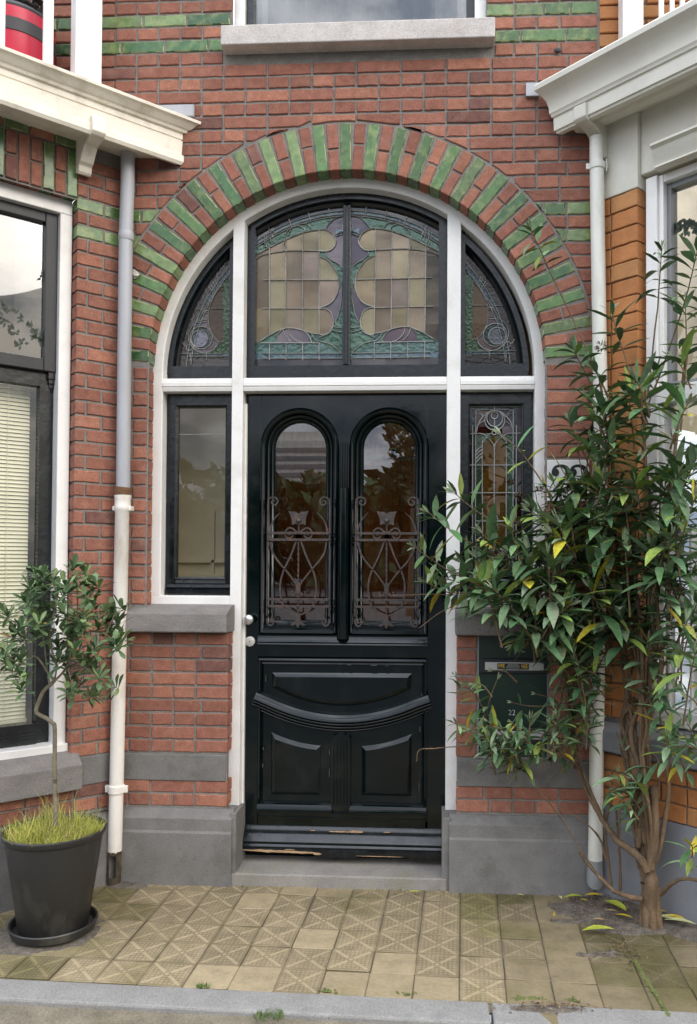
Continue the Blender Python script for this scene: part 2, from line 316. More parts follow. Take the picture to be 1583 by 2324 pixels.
def text_mesh(body, size, loc, mat, parent, name='lettering', rot=(R(90), 0, 0), align='CENTER', bold=0, sx=1, ext=.0006):
    cu = bpy.data.curves.new(name, 'FONT'); cu.body = body; cu.size = size; cu.align_x = align; cu.align_y = 'CENTER'; cu.extrude = ext; cu.offset = bold
    to = bpy.data.objects.new(name, cu); COL.objects.link(to); dg = bpy.context.evaluated_depsgraph_get()
    me = bpy.data.meshes.new_from_object(to.evaluated_get(dg)); bpy.data.objects.remove(to)
    o = bpy.data.objects.new(name, me); me.materials.clear(); me.materials.append(mat); COL.objects.link(o); o.parent = parent
    o.location = loc; o.rotation_euler = rot; o.scale = (sx, 1, 1); return o
def arc(cx, cz, r, a0, a1, n, rz=None):
    return [(cx+r*math.cos(R(a0+(a1-a0)*k/n)), cz+(rz or r)*math.sin(R(a0+(a1-a0)*k/n))) for k in range(n+1)]
def smoothpts(P, sub=4):
    P = [Vector(p) for p in P]; out = []
    for k in range(len(P)-1):
        p0, p1, p2, p3 = P[max(k-1, 0)], P[k], P[k+1], P[min(k+2, len(P)-1)]
        for j in range(sub):
            t = j/sub; out.append(.5*((2*p1)+(p2-p0)*t+(2*p0-5*p1+4*p2-p3)*t*t+(3*p1-p0-3*p2+p3)*t**3))
    out.append(P[-1]); return out
def inpoly(x, y, P):
    r = False; j = len(P)-1
    for i in range(len(P)):
        if (P[i][1] > y) != (P[j][1] > y) and x < (P[j][0]-P[i][0])*(y-P[i][1])/(P[j][1]-P[i][1])+P[i][0]: r = not r
        j = i
    return r

# frames of reference of the two canted bays: u along the face, v out of it, z up
AL = R(47); PL = Vector((-1.065, 0, 0)); dL = Vector((-math.sin(AL), -math.cos(AL), 0)); nL = Vector((math.cos(AL), -math.sin(AL), 0))
def TL(u, v, z): return PL+dL*u+nL*v+Vector((0, 0, z))
AR = R(45); PR = Vector((1.118, 0, 0)); dR = Vector((math.sin(AR), -math.cos(AR), 0)); nR = Vector((-math.cos(AR), -math.sin(AR), 0))
def TR(u, v, z): return PR+dR*u+nR*v+Vector((0, 0, z))
def TLd(u, y, z): return TL(u, -y, z)          # depth into the wall instead of outwards
def TRd(u, y, z): return TR(u, -y, z)

# ------------------------------------------------------------------ brickwork
def red():
    k = rnd.random(); b = rnd.uniform(.88, 1.12)
    if k < .06: c = (.175, .085, .069)
    elif k < .3: c = (.335, .145, .096)
    else: c = (.268, .113, .079)
    return tuple(x*b for x in c)
def green():
    b = rnd.uniform(.7, 1.25); k = rnd.random()
    c = (.085, .165, .055) if k < .45 else ((.145, .215, .085) if k < .85 else (.055, .125, .050))
    return tuple(x*b for x in c)
def orange():
    b = rnd.uniform(.88, 1.1); return tuple(x*b for x in ((.45, .185, .065) if rnd.random() < .7 else (.46, .22, .085)))
def clean(P):
    out = []
    for p in P:
        if not out or (Vector(p)-Vector(out[-1])).length > 6e-4: out.append(p)
    while len(out) > 2 and (Vector(out[0])-Vector(out[-1])).length < 6e-4: out.pop()
    return out
def area(P): return .5*sum(P[i-1][0]*P[i][1]-P[i][0]*P[i-1][1] for i in range(len(P)))
def brick(mb, P, col, mi=0, y=0.0, depth=.025, jit=.0016, edge=.0035):
    """one brick: jittered outline with a worn edge, standing proud of the joint"""
    P = clean(P)
    if len(P) < 3 or abs(area(P)) < 2.5e-4: return
    if area(P) < 0: P = P[::-1]
    dy = rnd.uniform(-.0018, .0018)+y
    P = [(a+rnd.uniform(-jit, jit), b+rnd.uniform(-jit, jit)) for a, b in P]
    cx = sum(p[0] for p in P)/len(P); cz = sum(p[1] for p in P)/len(P); n = len(P); I = []
    for k in range(n):
        d = Vector((cx-P[k][0], cz-P[k][1])); l = d.length or 1
        da = (Vector(P[k])-Vector(P[k-1])); db = Vector(P[(k+1) % n])-Vector(P[k])
        nn = Vector((-da.y, da.x)).normalized()+Vector((-db.y, db.x)).normalized()
        if nn.length < 1e-6: nn = d/l
        nn.normalize(); I.append((P[k][0]+nn.x*edge, P[k][1]+nn.y*edge))
    a = [mb.pt((p[0], dy, p[1])) for p in I]; b = [mb.pt((p[0], dy+edge*.9, p[1])) for p in P]; c = [mb.pt((p[0], y+depth, p[1])) for p in P]
    mb.fc(a, col, mi); ec = (.34, .35, .15) if mi == 1 and mb is not None and col[1] > col[0]*1.2 else col
    for k in range(n):
        j = (k+1) % n; mb.fc((b[k], b[j], a[j], a[k]), ec if k % 3 else col, mi); mb.fc((c[k], c[j], b[j], b[k]), col, mi)
def rect(x0, x1, z0, z1, nx=4, nz=2):
    P = [(x0+(x1-x0)*k/nx, z0) for k in range(nx)]+[(x1, z0+(z1-z0)*k/nz) for k in range(nz)]
    P += [(x1-(x1-x0)*k/nx, z1) for k in range(nx)]+[(x0, z1-(z1-z0)*k/nz) for k in range(nz)]; return P
ZT, CH, JT = 3.938, .0621, .0100
def course(k): return ZT-CH*k-CH+JT, ZT-CH*k      # bottom and top of course k
ACX, ACZ, RI, RE = -.023, 2.378, .927, 1.145
def subtract(x0, x1, holes):
    segs = [(x0, x1)]
    for a, b in holes:
        n = []
        for s, e in segs:
            if e <= a or s >= b: n.append((s, e))
            else:
                if s < a: n.append((s, a))
                if e > b: n.append((b, e))
        segs = n
    return segs

house = thing('red_brick_house', 'red brick house front with green glazed bands, round arched doorway and black panelled door', 'house')
wb = MB()
GREEN = {-2, 0, 13, 15}
for k in range(-10, 58):
    z0, z1 = course(k)
    if 54 <= k <= 55: continue
    if z1 > 1.15 and z0 < 1.262 and z1 < 1.275: led = True
    else: led = False
    holes = []
    if z1 > 3.87: holes.append((-.566 if z1 > 3.97 else -.605, .632 if z1 > 3.97 else .668))
    if z0 < 1.262: holes.append((-.556, .502))
    elif z1 < ACZ+.03: holes.append((-.953, .909))
    if .56 < z0 < 1.16: holes.append((.590, .922))
    even = (k % 2 == 0); pitch = .209 if even else .1045
    off = .029 + (.105 if k % 4 == 0 else 0) if even else .081-.1045/2
    if k in GREEN: off += .03
    xl = -1.75 if z0 > 3.5 else -1.10
    n0 = math.floor((xl-off)/pitch)-1; x = off+n0*pitch
    pieces = []
    while x < 1.14:
        x0, x1 = max(x, xl), min(x+pitch-JT, 1.134); x += pitch
        if k in GREEN and pitch < .15 and False: pass
        pieces += [list(q) for q in subtract(x0, x1, holes) if q[1]-q[0] > .002]
    k2_ = 0
    while k2_ < len(pieces):
        a, b = pieces[k2_]
        if b-a < .062:
            if k2_ and abs(pieces[k2_-1][1]+JT-a) < .002 and pieces[k2_-1][1]-pieces[k2_-1][0] < .40: pieces[k2_-1][1] = b; pieces.pop(k2_); continue
            if k2_+1 < len(pieces) and abs(pieces[k2_+1][0]-JT-b) < .002: pieces[k2_+1][0] = a; pieces.pop(k2_); continue
        k2_ += 1
    pieces = [q for a, b in pieces for q in ([(a, b)] if b-a < .232 else [(a, (a+b-JT)/2), ((a+b+JT)/2, b)])]
    for x0, x1 in pieces:
        for a, b in ((x0, x1),):
            if b-a < .018: continue
            P = rect(a, b, z0, z1, 5, 2)
            # cut by the voussoir ring
            if z1 > ACZ+.02:
                rr = RE+.012
                ins = [math.hypot(p[0]-ACX, p[1]-ACZ) < rr for p in P]
                if all(ins): continue
                if any(ins):
                    if sum(ins) > len(P)*.86: continue
                    Q = []
                    for p, i in zip(P, ins):
                        if i:
                            # slide along the course to the ring
                            w = math.sqrt(max(0, rr*rr-(p[1]-ACZ)**2)); c1 = (ACX+math.copysign(w, p[0]-ACX), p[1])
                            h = math.hypot(p[0]-ACX, p[1]-ACZ); c2 = (ACX+(p[0]-ACX)*rr/h, ACZ+(p[1]-ACZ)*rr/h)
                            p = c1 if (a-.001 <= c1[0] <= b+.001) else c2
                            if p[1] > z1: 
                                w = math.sqrt(max(0, rr*rr-(z1-ACZ)**2)); p = (min(max(ACX+math.copysign(w, p[0]-ACX), a), b), z1)
                        Q.append(p)
                    P = Q
            elif led: continue
            g_ = k in GREEN
            edge_in = (abs(a-.909) < .002 or abs(b+.953) < .002 or abs(b+.556) < .002 or abs(a-.502) < .002)
            brick(wb, P, green() if g_ else red(), 1 if g_ else 0, depth=.10 if edge_in else .025)
# mortar bed behind the bricks, in upright strips that leave the openings free
def mz(x):
    lo, hi = .33, 4.6; spans = [(lo, hi)]
    cut = []
    if -.556 < x < .502: cut.append((lo, 1.262))
    if -.945 < x < .899:
        cut.append((1.262, ACZ+math.sqrt(max(0, (RI+.012)**2-(x-ACX)**2)) if abs(x-ACX) < RI+.012 else ACZ))
    if -.560 < x < .626: cut.append((3.93, hi))
    if .597 < x < .915: cut.append((.59, 1.16))
    for a, b in cut:
        n = []
        for s, e in spans:
            if e <= a or s >= b: n.append((s, e))
            else:
                if s < a: n.append((s, a))
                if e > b: n.append((b, e))
        spans = n
    return spans
x = -1.12; xs = []
while x < 1.135: xs.append(x); x += .012
xs += [1.148, -.953, -.945, -.556, .502, .899, .909, -.560, .626, .597, .915, 1.136]; xs = sorted(set(xs))
for a, b in zip(xs[:-1], xs[1:]):
    if b-a < 1e-5: continue
    for s, e in mz((a+b)/2): wb.poly([(a, .0062, s), (b, .0062, s), (b, .0062, e), (a, .0062, e)], None, 2)
wb.poly([(-1.8, .010, 3.45), (-1.12, .010, 3.45), (-1.12, .010, 4.6), (-1.8, .010, 4.6)], None, 2)
for xx in (-.958, .914): wb.poly([(xx, .012, 1.262), (xx, .2, 1.262), (xx, .2, 2.40), (xx, .012, 2.40)], None, 2)
# a drilled hole with a chip left open above the arch
wb.c = [c for c in wb.c]
wall = wb.build('wall', [brickM, glazeM, mortarM], house)

# voussoir arch
ab = MB(); NV = 13; stepa = (90-3.8)/NV
def vbrick(ang, r0, r1, w, gl, spl=None):
    c, s_ = math.cos(R(ang)), math.sin(R(ang))
    def L2(r, t): return (ACX+r*c-t*s_, ACZ+r*s_+t*c)
    P = [L2(r0+(r1-r0)*k/5, -w/2) for k in range(5)]+[L2(r1, -w/2+w*k/2) for k in range(2)]+[L2(r1-(r1-r0)*k/5, w/2) for k in range(5)]+[L2(r0, w/2-w*k/2) for k in range(2)]
    brick(ab, P, green() if gl else red(), 1 if gl else 0, depth=.11, jit=.0014, y=-.001)
for k in range(-NV, NV+1):
    a = 90+k*stepa; vbrick(a, RI, RE, .048, True)
    if k < NV:
        a += stepa/2; m = RI+(RE-RI)*(.5+(.03 if k % 2 else -.04)+rnd.uniform(-.03, .03))
        vbrick(a, RI, m-.005, .045, False); vbrick(a, m+.005, RE, .05, False)
ring = arc(ACX, ACZ, 1, 1, 179, 80)
for k in range(80):
    (a0, b0), (a1, b1) = ring[k], ring[k+1]
    def q(a, b, r): return (ACX+(a-ACX)*r, ACZ+(b-ACZ)*r)
    p = [q(a0, b0, RI+.006), q(a1, b1, RI+.006), q(a1, b1, RE+.014), q(a0, b0, RE+.014)]
    ab.poly([(u[0], .0055, u[1]) for u in p], None, 2)
    ab.poly([(p[0][0], .0075, p[0][1]), (p[1][0], .0075, p[1][1]), (p[1][0], .11, p[1][1]), (p[0][0], .11, p[0][1])], None, 2)
ab.build('entrance_arch', [brickM, glazeM, mortarM], house, label='round arch of alternating green glazed and red bricks')

# stone trim
def worn(mb, name, mat, parent=house, bev=.004, label=None): return mb.build(name, mat, parent, bevel=bev, label=label)
for x0, x1 in ((-1.09, -.562), (.508, 1.112)):
    m = MB(); m.box(x0, x1, -.004, .06, .462, .583); worn(m, 'stone_band', stoneM)
    m = MB(); pf = [(0, .335), (-.012, .322), (-.040, .300), (-.040, .245), (-.048, .235), (-.048, -.03), (.06, -.03), (.06, .335)]
    a = [(x0-(.02 if x0 < 0 else 0)+0, )]
    xa, xb = (x0, -.522) if x0 < 0 else (.468, x1)
    A_ = [m.pt((xa, y, z)) for y, z in pf]; B_ = [m.pt((xb, y, z)) for y, z in pf]; n = len(pf)
    m.fc(A_[::-1]); m.fc(B_)
    for k in range(n): m.fc((A_[k], A_[(k+1) % n], B_[(k+1) % n], B_[k]))
    # reveal returning to the door
    worn(m, 'plinth', stoneM)
    m = MB(); xq = (-.532, -.505) if x0 < 0 else (.436, .478)
    m.box(xq[0], xq[1], -.030, .17, -.02, .325); worn(m, 'plinth_return', stoneM)
for x0, x1 in ((-1.045, -.548), (.494, 1.06)):
    m = MB(); pf = [(.1, 1.275), (.03, 1.270), (-.062, 1.238), (-.065, 1.155), (-.055, 1.150), (.1, 1.150)]
    A_ = [m.pt((x0, y, z)) for y, z in pf]; B_ = [m.pt((x1, y, z)) for y, z in pf]; n = len(pf); m.fc(A_[::-1]); m.fc(B_)
    for k in range(n): m.fc((A_[k], A_[(k+1) % n], B_[(k+1) % n], B_[k]))
    worn(m, 'stone_ledge', ledgeM)
m = MB(); m.box(-.533, .462, -.032, .36, -.02, .055); worn(m, 'doorstep', stepM, bev=.007)
m = MB(); m.box(-.600, .663, -.07, .12, 3.866, 3.958); worn(m, 'window_sill', sillM, bev=.005, label='pale weathered stone sill under the upstairs window')
m = MB(); m.ball((.955, -.006, 3.835), .012, 1.5, .5, 1, 6); m.build('wall_hole', inkM, house)
lp_ = at(308, 622, -.008); m = MB(); m.ball((lp_.x, -.008, lp_.z), .019, 1, .5, 1.15, 7)
for i, v in enumerate(m.v): m.v[i] = v+Vector([mnoise.noise(v*60+Vector((q*9, 0, 0)))*.010 for q in range(3)])
m.build('mortar_lump', wbmat, house)
tr_ = at(425, 248, -.005)
m = MB(); m.box(tr_.x-.17, tr_.x+.035, -.014, .01, tr_.z-.035, tr_.z+.018); m.build('lead_flashing', zincM, house)
m = MB(); t2 = at(1203, 205, -.005); m.box(t2.x-.018, t2.x+.04, -.014, .01, t2.z-.03, t2.z+.03); m.build('lead_flashing', zincM, house)

# upstairs window
wp = MB(); wp.box(-.562, -.512, .03, .12, 3.958, 4.6); wp.box(.575, .628, .03, .12, 3.958, 4.6); wp.box(-.512, .575, .04, .12, 4.55, 4.6)
win = wp.build('window', whiteM, house, bevel=.003, label='upstairs window with pale net curtain above the arch')
m = MB(); m.box(-.512, -.475, .06, .11, 3.958, 4.6); m.box(.538, .575, .06, .11, 3.958, 4.6); m.box(-.475, .538, .06, .11, 3.958, 3.985); m.build('sash', blackSM, win, bevel=.003)
m = MB(); m.poly([(-.475, .09, 3.985), (.538, .09, 3.985), (.538, .09, 4.6), (-.475, .09, 4.6)]); m.build('pane', glassbM, win)
m = MB()
for k in range(60):
    a, b = -.50+k*.0178, -.50+(k+1)*.0178; ya, yb = .17+.012*math.sin(k*1.1), .17+.012*math.sin((k+1)*1.1)
    m.poly([(a, ya, 3.95), (b, yb, 3.95), (b, yb, 4.7), (a, ya, 4.7)])
m.build('net_curtain', curtM, win, smooth=60)

# ------------------------------------------------------------------ white door frame
SC = 1.5761
def zoomer(ox, oy, k):
    def f(x, y, Y): return D((ox+x/k)/SC, (oy+y/k)/SC, Y)
    return f
FR, FI = .940, .886
XL, XR = ACX-FI, ACX+FI              # inner faces of the outer frame
ML0, ML1, MR0, MR1 = -.571, -.518, .453, .516
ZB, ZTR0, ZTR1 = 1.266, 2.293, 2.356
m = MB()
path = [(XR, ZB+.048)]+arc(ACX, ACZ, FI, 0, 180, 56)+[(XL, ZB+.048)]
m.sweep(path, [(0, .19), (0, .094), (-.004, .090), (-(FR-FI)+.006, .090), (-(FR-FI), .096), (-(FR-FI), .19)], caps=True)
frame = m.build('door_frame', whiteM, house, smooth=35, label='white painted arched frame round the door and its windows')
for a, b in ((ML0, ML1), (MR0, MR1)):
    m = MB(); zt = [(a+(b-a)*k/6, ACZ+math.sqrt((FI+.014)**2-(a+(b-a)*k/6-ACX)**2)) for k in range(7)]; m.prism([(a, .327), (b, .327)]+zt[::-1], .0885, .19); m.build('mullion', whiteM, frame)
for a, b in ((XL-.05, ML0-.001), (MR1+.001, XR+.05)):
    m = MB(); m.box(a, b, .090, .19, ZB, ZB+.048); m.build('bottom_rail', whiteM, frame, bevel=.004)
m = MB()
for a, b in ((XL+.001, ML0-.001), (ML1+.001, MR0-.001), (MR1+.001, XR-.001)):
    pf = [(.16, ZTR0), (.092, ZTR0), (.088, ZTR0+.016), (.093, ZTR0+.020), (.086, ZTR0+.024), (.086, ZTR0+.040), (.092, ZTR0+.044), (.092, ZTR0+.050), (.100, ZTR1), (.16, ZTR1)]
    A_ = [m.pt((a, y, z)) for y, z in pf]; B_ = [m.pt((b, y, z)) for y, z in pf]; n = len(pf); m.fc(A_[::-1]); m.fc(B_)
    for k in range(n): m.fc((A_[k], A_[(k+1) % n], B_[(k+1) % n], B_[k]))
m.build('transom', whiteM, frame)

# ------------------------------------------------------------------ leaded lights over and beside the door
def zarc(x, r): return ACZ+math.sqrt(max(0, r*r-(x-ACX)**2))
CXM = (ML1+MR0)/2                     # mirror line of the doorway
GLEAM = 2.0
C_AMB = [(.60, .46, .26), (.62, .51, .29), (.54, .41, .27), (.60, .45, .34), (.66, .56, .32), (.50, .37, .24)]
C_GRN, C_AQU, C_BLU, C_PUR, C_GRY, C_DPL, C_LIL = (.19, .38, .27), (.24, .42, .38), (.30, .45, .52), (.34, .285, .33), (.19, .18, .185), (.17, .10, .14), (.46, .48, .62)
C_DGN, C_BRN = (.08, .15, .075), (.13, .075, .024)
def glass_sheet(x0, x1, z0, z1, Y, cell, inside, colour, parent, name, mat):
    m = MB(); nx = int((x1-x0)/cell); nz_ = int((z1-z0)/cell); vid = {}; tl = []
    def V(i, j):
        if (i, j) not in vid: vid[(i, j)] = m.pt((x0+(x1-x0)*i/nx, Y, z0+(z1-z0)*j/nz_))
        return vid[(i, j)]
    for i in range(nx):
        for j in range(nz_):
            x = x0+(x1-x0)*(i+.5)/nx; z = z0+(z1-z0)*(j+.5)/nz_
            if not inside(x, z): continue
            c = colour(x, z); m.fc((V(i, j), V(i+1, j), V(i+1, j+1), V(i, j+1)), c)
            a, b = wf(fan_mirror(x), z); amb = c in C_AMB
            key = (round(c[0]*997+c[1]*613+c[2]*331), sum(a > g for g in GX) if amb else int(a/260), sum(b > g for g in GZ) if amb else int(b/260), x > CXM)
            h = random.Random(hash(key)); tl.append((h.uniform(-.055, .055), 0, h.uniform(-.055, .055)))
    o = m.build(name, mat, parent); t_ = o.data.attributes.new('tilt', 'FLOAT_VECTOR', 'FACE'); t_.data.foreach_set('vector', [q for v in tl for q in v]); return o
GY = .182
def w2z(ox, oy, k):
    def f(x, z, Y=GY):
        px, py = proj((x, Y, z)); return (px*SC-ox)*k, (py*SC-oy)*k
    return f
GX, GZ = [225, 352, 480, 605], [470, 690, 908]
def fan_mirror(x): return x if x < CXM else 2*CXM-x
wf = w2z(860, 680, 2.1392)
# fanlight
fl = MB()
fl.sweep(arc(ACX, ACZ, .832, 57.9, 123.6, 30), [(0, .20), (0, .170), (-.012, .160), (-.020, .165), (-.026, .152), (-.0535, .150), (-.0535, .20)])
fl.box(ML1+.001, -.478, .152, .20, ZTR1, zarc(ML1, FI)); fl.box(.413, MR0-.001, .152, .20, ZTR1, zarc(MR0, FI))
fl.box(-.478, .413, .153, .20, ZTR1+.002, 2.428)
fan = fl.build('fanlight', blackSM, house, smooth=35, label='wide arched leaded fanlight over the door with amber and green glass')
m = MB(); m.box(CXM-.019, CXM-.004, .150, .20, 2.428, 3.208); m.box(CXM+.004, CXM+.019, .150, .20, 2.428, 3.208); m.box(CXM-.006, CXM+.006, .142, .17, 2.428, 3.2)
m.build('meeting_stile', blackSM, fan, bevel=.003)
zf = zoomer(860, 680, 2.1392); wf = w2z(860, 680, 2.1392)
AMB = [(100, 1175), (110, 540), (118, 500), (235, 437), (340, 385), (475, 330), (605, 305), (660, 310), (710, 342), (735, 390), (722, 435), (680, 468), (610, 470), (612, 510), (680, 545), (735, 622), (755, 690), (752, 765), (730, 825), (690, 870), (612, 902), (680, 922), (708, 975), (712, 1040), (690, 1090), (640, 1112), (605, 1105), (540, 1095), (480, 1076), (420, 1060), (350, 1058), (290, 1080), (220, 1115), (150, 1160)]
PU1 = [(650, 300), (690, 250), (740, 212), (815, 195), (815, 560), (775, 590), (740, 560), (690, 532), (660, 500), (660, 480), (690, 462), (725, 430), (735, 390), (712, 342)]
PU2 = [(752, 765), (730, 825), (690, 870), (640, 905), (690, 935), (712, 990), (714, 1030), (725, 1020), (755, 950), (775, 860), (775, 780), (765, 720)]
LEAF = [(275, 1172), (285, 1110), (330, 1066), (400, 1060), (480, 1078), (520, 1110), (545, 1165), (480, 1172), (400, 1172)]
CRES = [(545, 1100), (580, 1150), (640, 1165), (600, 1130), (575, 1105)]
hsh = lambda a, b: (math.sin(a*12.9898+b*78.233)*43758.5453) % 1
def fan_col(x, z):
    lx = fan_mirror(x); r = math.hypot(lx-ACX, z-ACZ); a, b = wf(lx, z)
    jb = 1 if x < CXM else 2
    if r > .812: return C_GRY
    if r > .795: return C_BLU
    if r > .787: return C_GRY
    if b > 1290: return C_GRY
    if b > 1252: return C_BLU
    if b > 1170 and not (a > 640 and b < 1170+(a-600)*.45): return C_AQU
    if inpoly(a, b, LEAF): return C_PUR if jb == 1 else C_DPL
    if inpoly(a, b, CRES): return (.15, .24, .26)
    if inpoly(a, b, AMB):
        i = sum(a > g for g in GX); j = sum(b > g for g in GZ); h = hsh(i+jb*7, j+3)
        c = C_AMB[int(h*6)]
        if jb == 2 and i == 0: return tuple(q*.45 for q in c)
        return c
    if inpoly(a, b, PU1): return C_PUR if not (300 < b < 345 and a > 730) else C_BLU
    if inpoly(a, b, PU2): return C_PUR
    return C_GRN
glass_sheet(-.478, CXM-.012, 2.428, 3.22, GY, .0045, lambda x, z: math.hypot(x-ACX, z-ACZ) < .835, fan_col, fan, 'pane', stainM)
glass_sheet(CXM+.012, .413, 2.428, 3.22, GY, .0045, lambda x, z: math.hypot(x-ACX, z-ACZ) < .835, fan_col, fan, 'pane', stainM)
def leads(lines, zfun, parent, mirror, extra=(), r=.0023, Y=.176, clip=None, name='lead_came'):
    """lead lines given in zoomed photograph units on the left-hand glass; mirror draws them on its twin instead"""
    m = MB()
    L3 = []
    for ln in lines: L3.append([zfun(x, y, GY) for x, y in ln])
    L3 += [list(e) for e in extra]
    for ln in L3:
        P = smoothpts([(a, b) for a, b in ln], 5) if len(ln) > 2 else [Vector(p) for p in ln]
        if len(ln) == 2: P = [P[0].lerp(P[1], k/8) for k in range(9)]
        run = []
        for p in P+[None]:
            ok = p is not None and (clip is None or clip(p[0], p[1]))
            if ok: run.append(p)
            if (not ok or p is None) and len(run) > 1:
                q = [(2*CXM-a[0] if mirror else a[0], Y, a[1]) for a in run]; m.tube(q, r, 6)
            if not ok: run = []
    return m.build(name, leadM, parent, smooth=60)
def close(P): return P+[P[0]]
fl_lines = [AMB[2:13], AMB[13:21], AMB[20:27], AMB[26:], PU1[:4], PU1[5:10], [(735, 390), (712, 342)], [(730, 345), (765, 325), (800, 318)], [(730, 358), (765, 345), (800, 335)],
            [(690, 870), (730, 825), (752, 765), (765, 720), (770, 690)], [(640, 905), (690, 935), (712, 990), (714, 1030)], [(725, 1020), (755, 950), (775, 860), (778, 780), (770, 700)],
            LEAF[1:8], [(330, 1070), (350, 1120), (385, 1160)], [(375, 1065), (385, 1110), (430, 1155), (480, 1172)], CRES[:3], [(640, 1165), (700, 1185), (740, 1215), (775, 1250)], [(605, 1130), (660, 1105), (715, 1040)],
            [(710, 1045), (745, 1055), (780, 1058)], [(700, 1070), (745, 1085), (780, 1090)],
            [(225, 440), (225, 1110)], [(352, 385), (352, 1058)], [(480, 330), (480, 1076)], [(605, 305), (605, 1105)],
            [(100, 690), (755, 690)], [(100, 908), (640, 908)], [(225, 485), (352, 468), (480, 466), (680, 468)], [(110, 540), (160, 505), (225, 488)],
            [(95, 1172), (600, 1172)], [(95, 1252), (775, 1252)], [(95, 1290), (775, 1290)],
            [(225, 1170), (225, 1305)], [(352, 1170), (352, 1305)], [(480, 1170), (480, 1305)], [(605, 1170), (605, 1305)],
            [(340, 385), (355, 330), (400, 285), (450, 278), (490, 300), (495, 320)], [(365, 350), (400, 290), (460, 262), (515, 268), (545, 300)],
            [(185, 350), (190, 400), (205, 440)], [(205, 335), (205, 390), (222, 432)], [(235, 310), (230, 360), (245, 412)], [(262, 295), (252, 350), (265, 405)],
            [(340, 390), (335, 430), (350, 470)]]
arcs_ = [[(p[0], p[1]) for p in arc(ACX, ACZ, rr, 90.9, 128, 16)] for rr in (.812, .795, .786)]
rad_ = [[(ACX+.785*math.cos(R(t)), ACZ+.785*math.sin(R(t))), (ACX+.832*math.cos(R(t)), ACZ+.832*math.sin(R(t)))] for t in (97, 104, 111, 118.5)]
for mir in (False, True):
    leads(fl_lines, zf, fan, mir, arcs_+rad_, clip=lambda x, z: math.hypot(x-ACX, z-ACZ) < .834 and x < CXM-.010 and x > -.482 and z > 2.428)

# quarter lights
zq = zoomer(560, 800, 4.2267); wq = w2z(560, 800, 4.2267)
QAMB = [(1010, 935), (920, 1035), (855, 1150), (812, 1260), (790, 1400), (800, 1550), (850, 1670), (925, 1765), (1010, 1800)]
QPUR = [(890, 1060), (840, 1150), (790, 1210), (740, 1290), (640, 1470), (560, 1540), (500, 1640), (490, 1720), (520, 1830), (620, 1930), (740, 1960), (860, 1920), (935, 1830), (935, 1780), (850, 1670), (800, 1550), (790, 1400), (812, 1260), (855, 1150)]
def q_in(lx, z): return math.hypot(lx-ACX, z-ACZ) < .838 and lx < -.602 and z > 2.426
def q_col(x, z):
    lx = fan_mirror(x); a, b = wq(lx, z); r = math.hypot(lx-ACX, z-ACZ); right = x > CXM
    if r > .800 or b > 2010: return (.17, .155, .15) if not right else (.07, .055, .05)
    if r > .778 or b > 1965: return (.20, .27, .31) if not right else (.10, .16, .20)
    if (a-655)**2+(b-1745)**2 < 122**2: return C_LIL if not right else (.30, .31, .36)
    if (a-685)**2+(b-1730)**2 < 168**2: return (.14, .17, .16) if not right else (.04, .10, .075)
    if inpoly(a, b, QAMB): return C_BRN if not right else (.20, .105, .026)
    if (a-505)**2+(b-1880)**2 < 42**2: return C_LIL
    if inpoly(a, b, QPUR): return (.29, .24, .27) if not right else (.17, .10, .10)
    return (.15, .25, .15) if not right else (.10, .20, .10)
def circ(cx, cy, r, n=18): return [(cx+r*math.cos(2*math.pi*k/n), cy+r*math.sin(2*math.pi*k/n)) for k in range(n+1)]
q_lines = [QAMB, circ(655, 1745, 124), circ(685, 1730, 170), circ(505, 1880, 44, 12), QPUR[:13], QPUR[8:14], [(795, 1287), (1010, 1287)], [(600, 1300), (740, 1300)], [(700, 1330), (785, 1320)], [(690, 1360), (785, 1348)], [(640, 1470), (775, 1455)], [(630, 1500), (775, 1485)],
           [(800, 960), (840, 1010), (870, 1060)], [(830, 930), (860, 985), (890, 1045)], [(870, 880), (890, 940), (930, 1010)], [(900, 860), (915, 910), (945, 970)],
           [(370, 1968), (1010, 1968)], [(250, 2012), (1010, 2012)], [(318, 2000), (318, 2080)], [(520, 1968), (520, 2080)], [(765, 1960), (765, 2080)], [(330, 1800), (405, 1800)], [(400, 1800), (430, 1850), (465, 1868)], [(490, 1920), (485, 1965)]]
qa = [[(p[0], p[1]) for p in arc(ACX, ACZ, rr, 130, 177 if rr > .79 else 175, 20)] for rr in (.800, .778)]
for mir, lab in ((False, 'leaded quarter light left of the fanlight with lilac roundel'), (True, 'leaded quarter light right of the fanlight with dark brown border')):
    sx = (lambda x: 2*CXM-x) if mir else (lambda x: x)
    m = MB(T=(lambda x, y, z: Vector((2*CXM-x, y, z)))) if mir else MB()
    m.sweep(arc(ACX, ACZ, .836, 127.9, 179.2, 26), [(0, .20), (0, .172), (-.010, .162), (-.018, .166), (-.024, .152), (-.0495, .150), (-.0495, .20)])
    m.box(-.604, ML0-.001, .153, .20, ZTR1, zarc(ML0, FI)); m.box(XL+.004, -.604, .153, .20, ZTR1+.002, 2.428)
    q = m.build('quarter_light', blackSM, house, smooth=35, label=lab)
    x0, x1 = (-.87, -.602); 
    if mir: x0, x1 = 2*CXM-x1, 2*CXM-x0
    glass_sheet(x0, x1, 2.424, 3.06, GY, .0042, lambda x, z: q_in(fan_mirror(x), z), q_col, q, 'pane', leadglassM)
    leads(q_lines, zq, q, mir, qa, clip=lambda x, z: q_in(x, z), r=.0018)

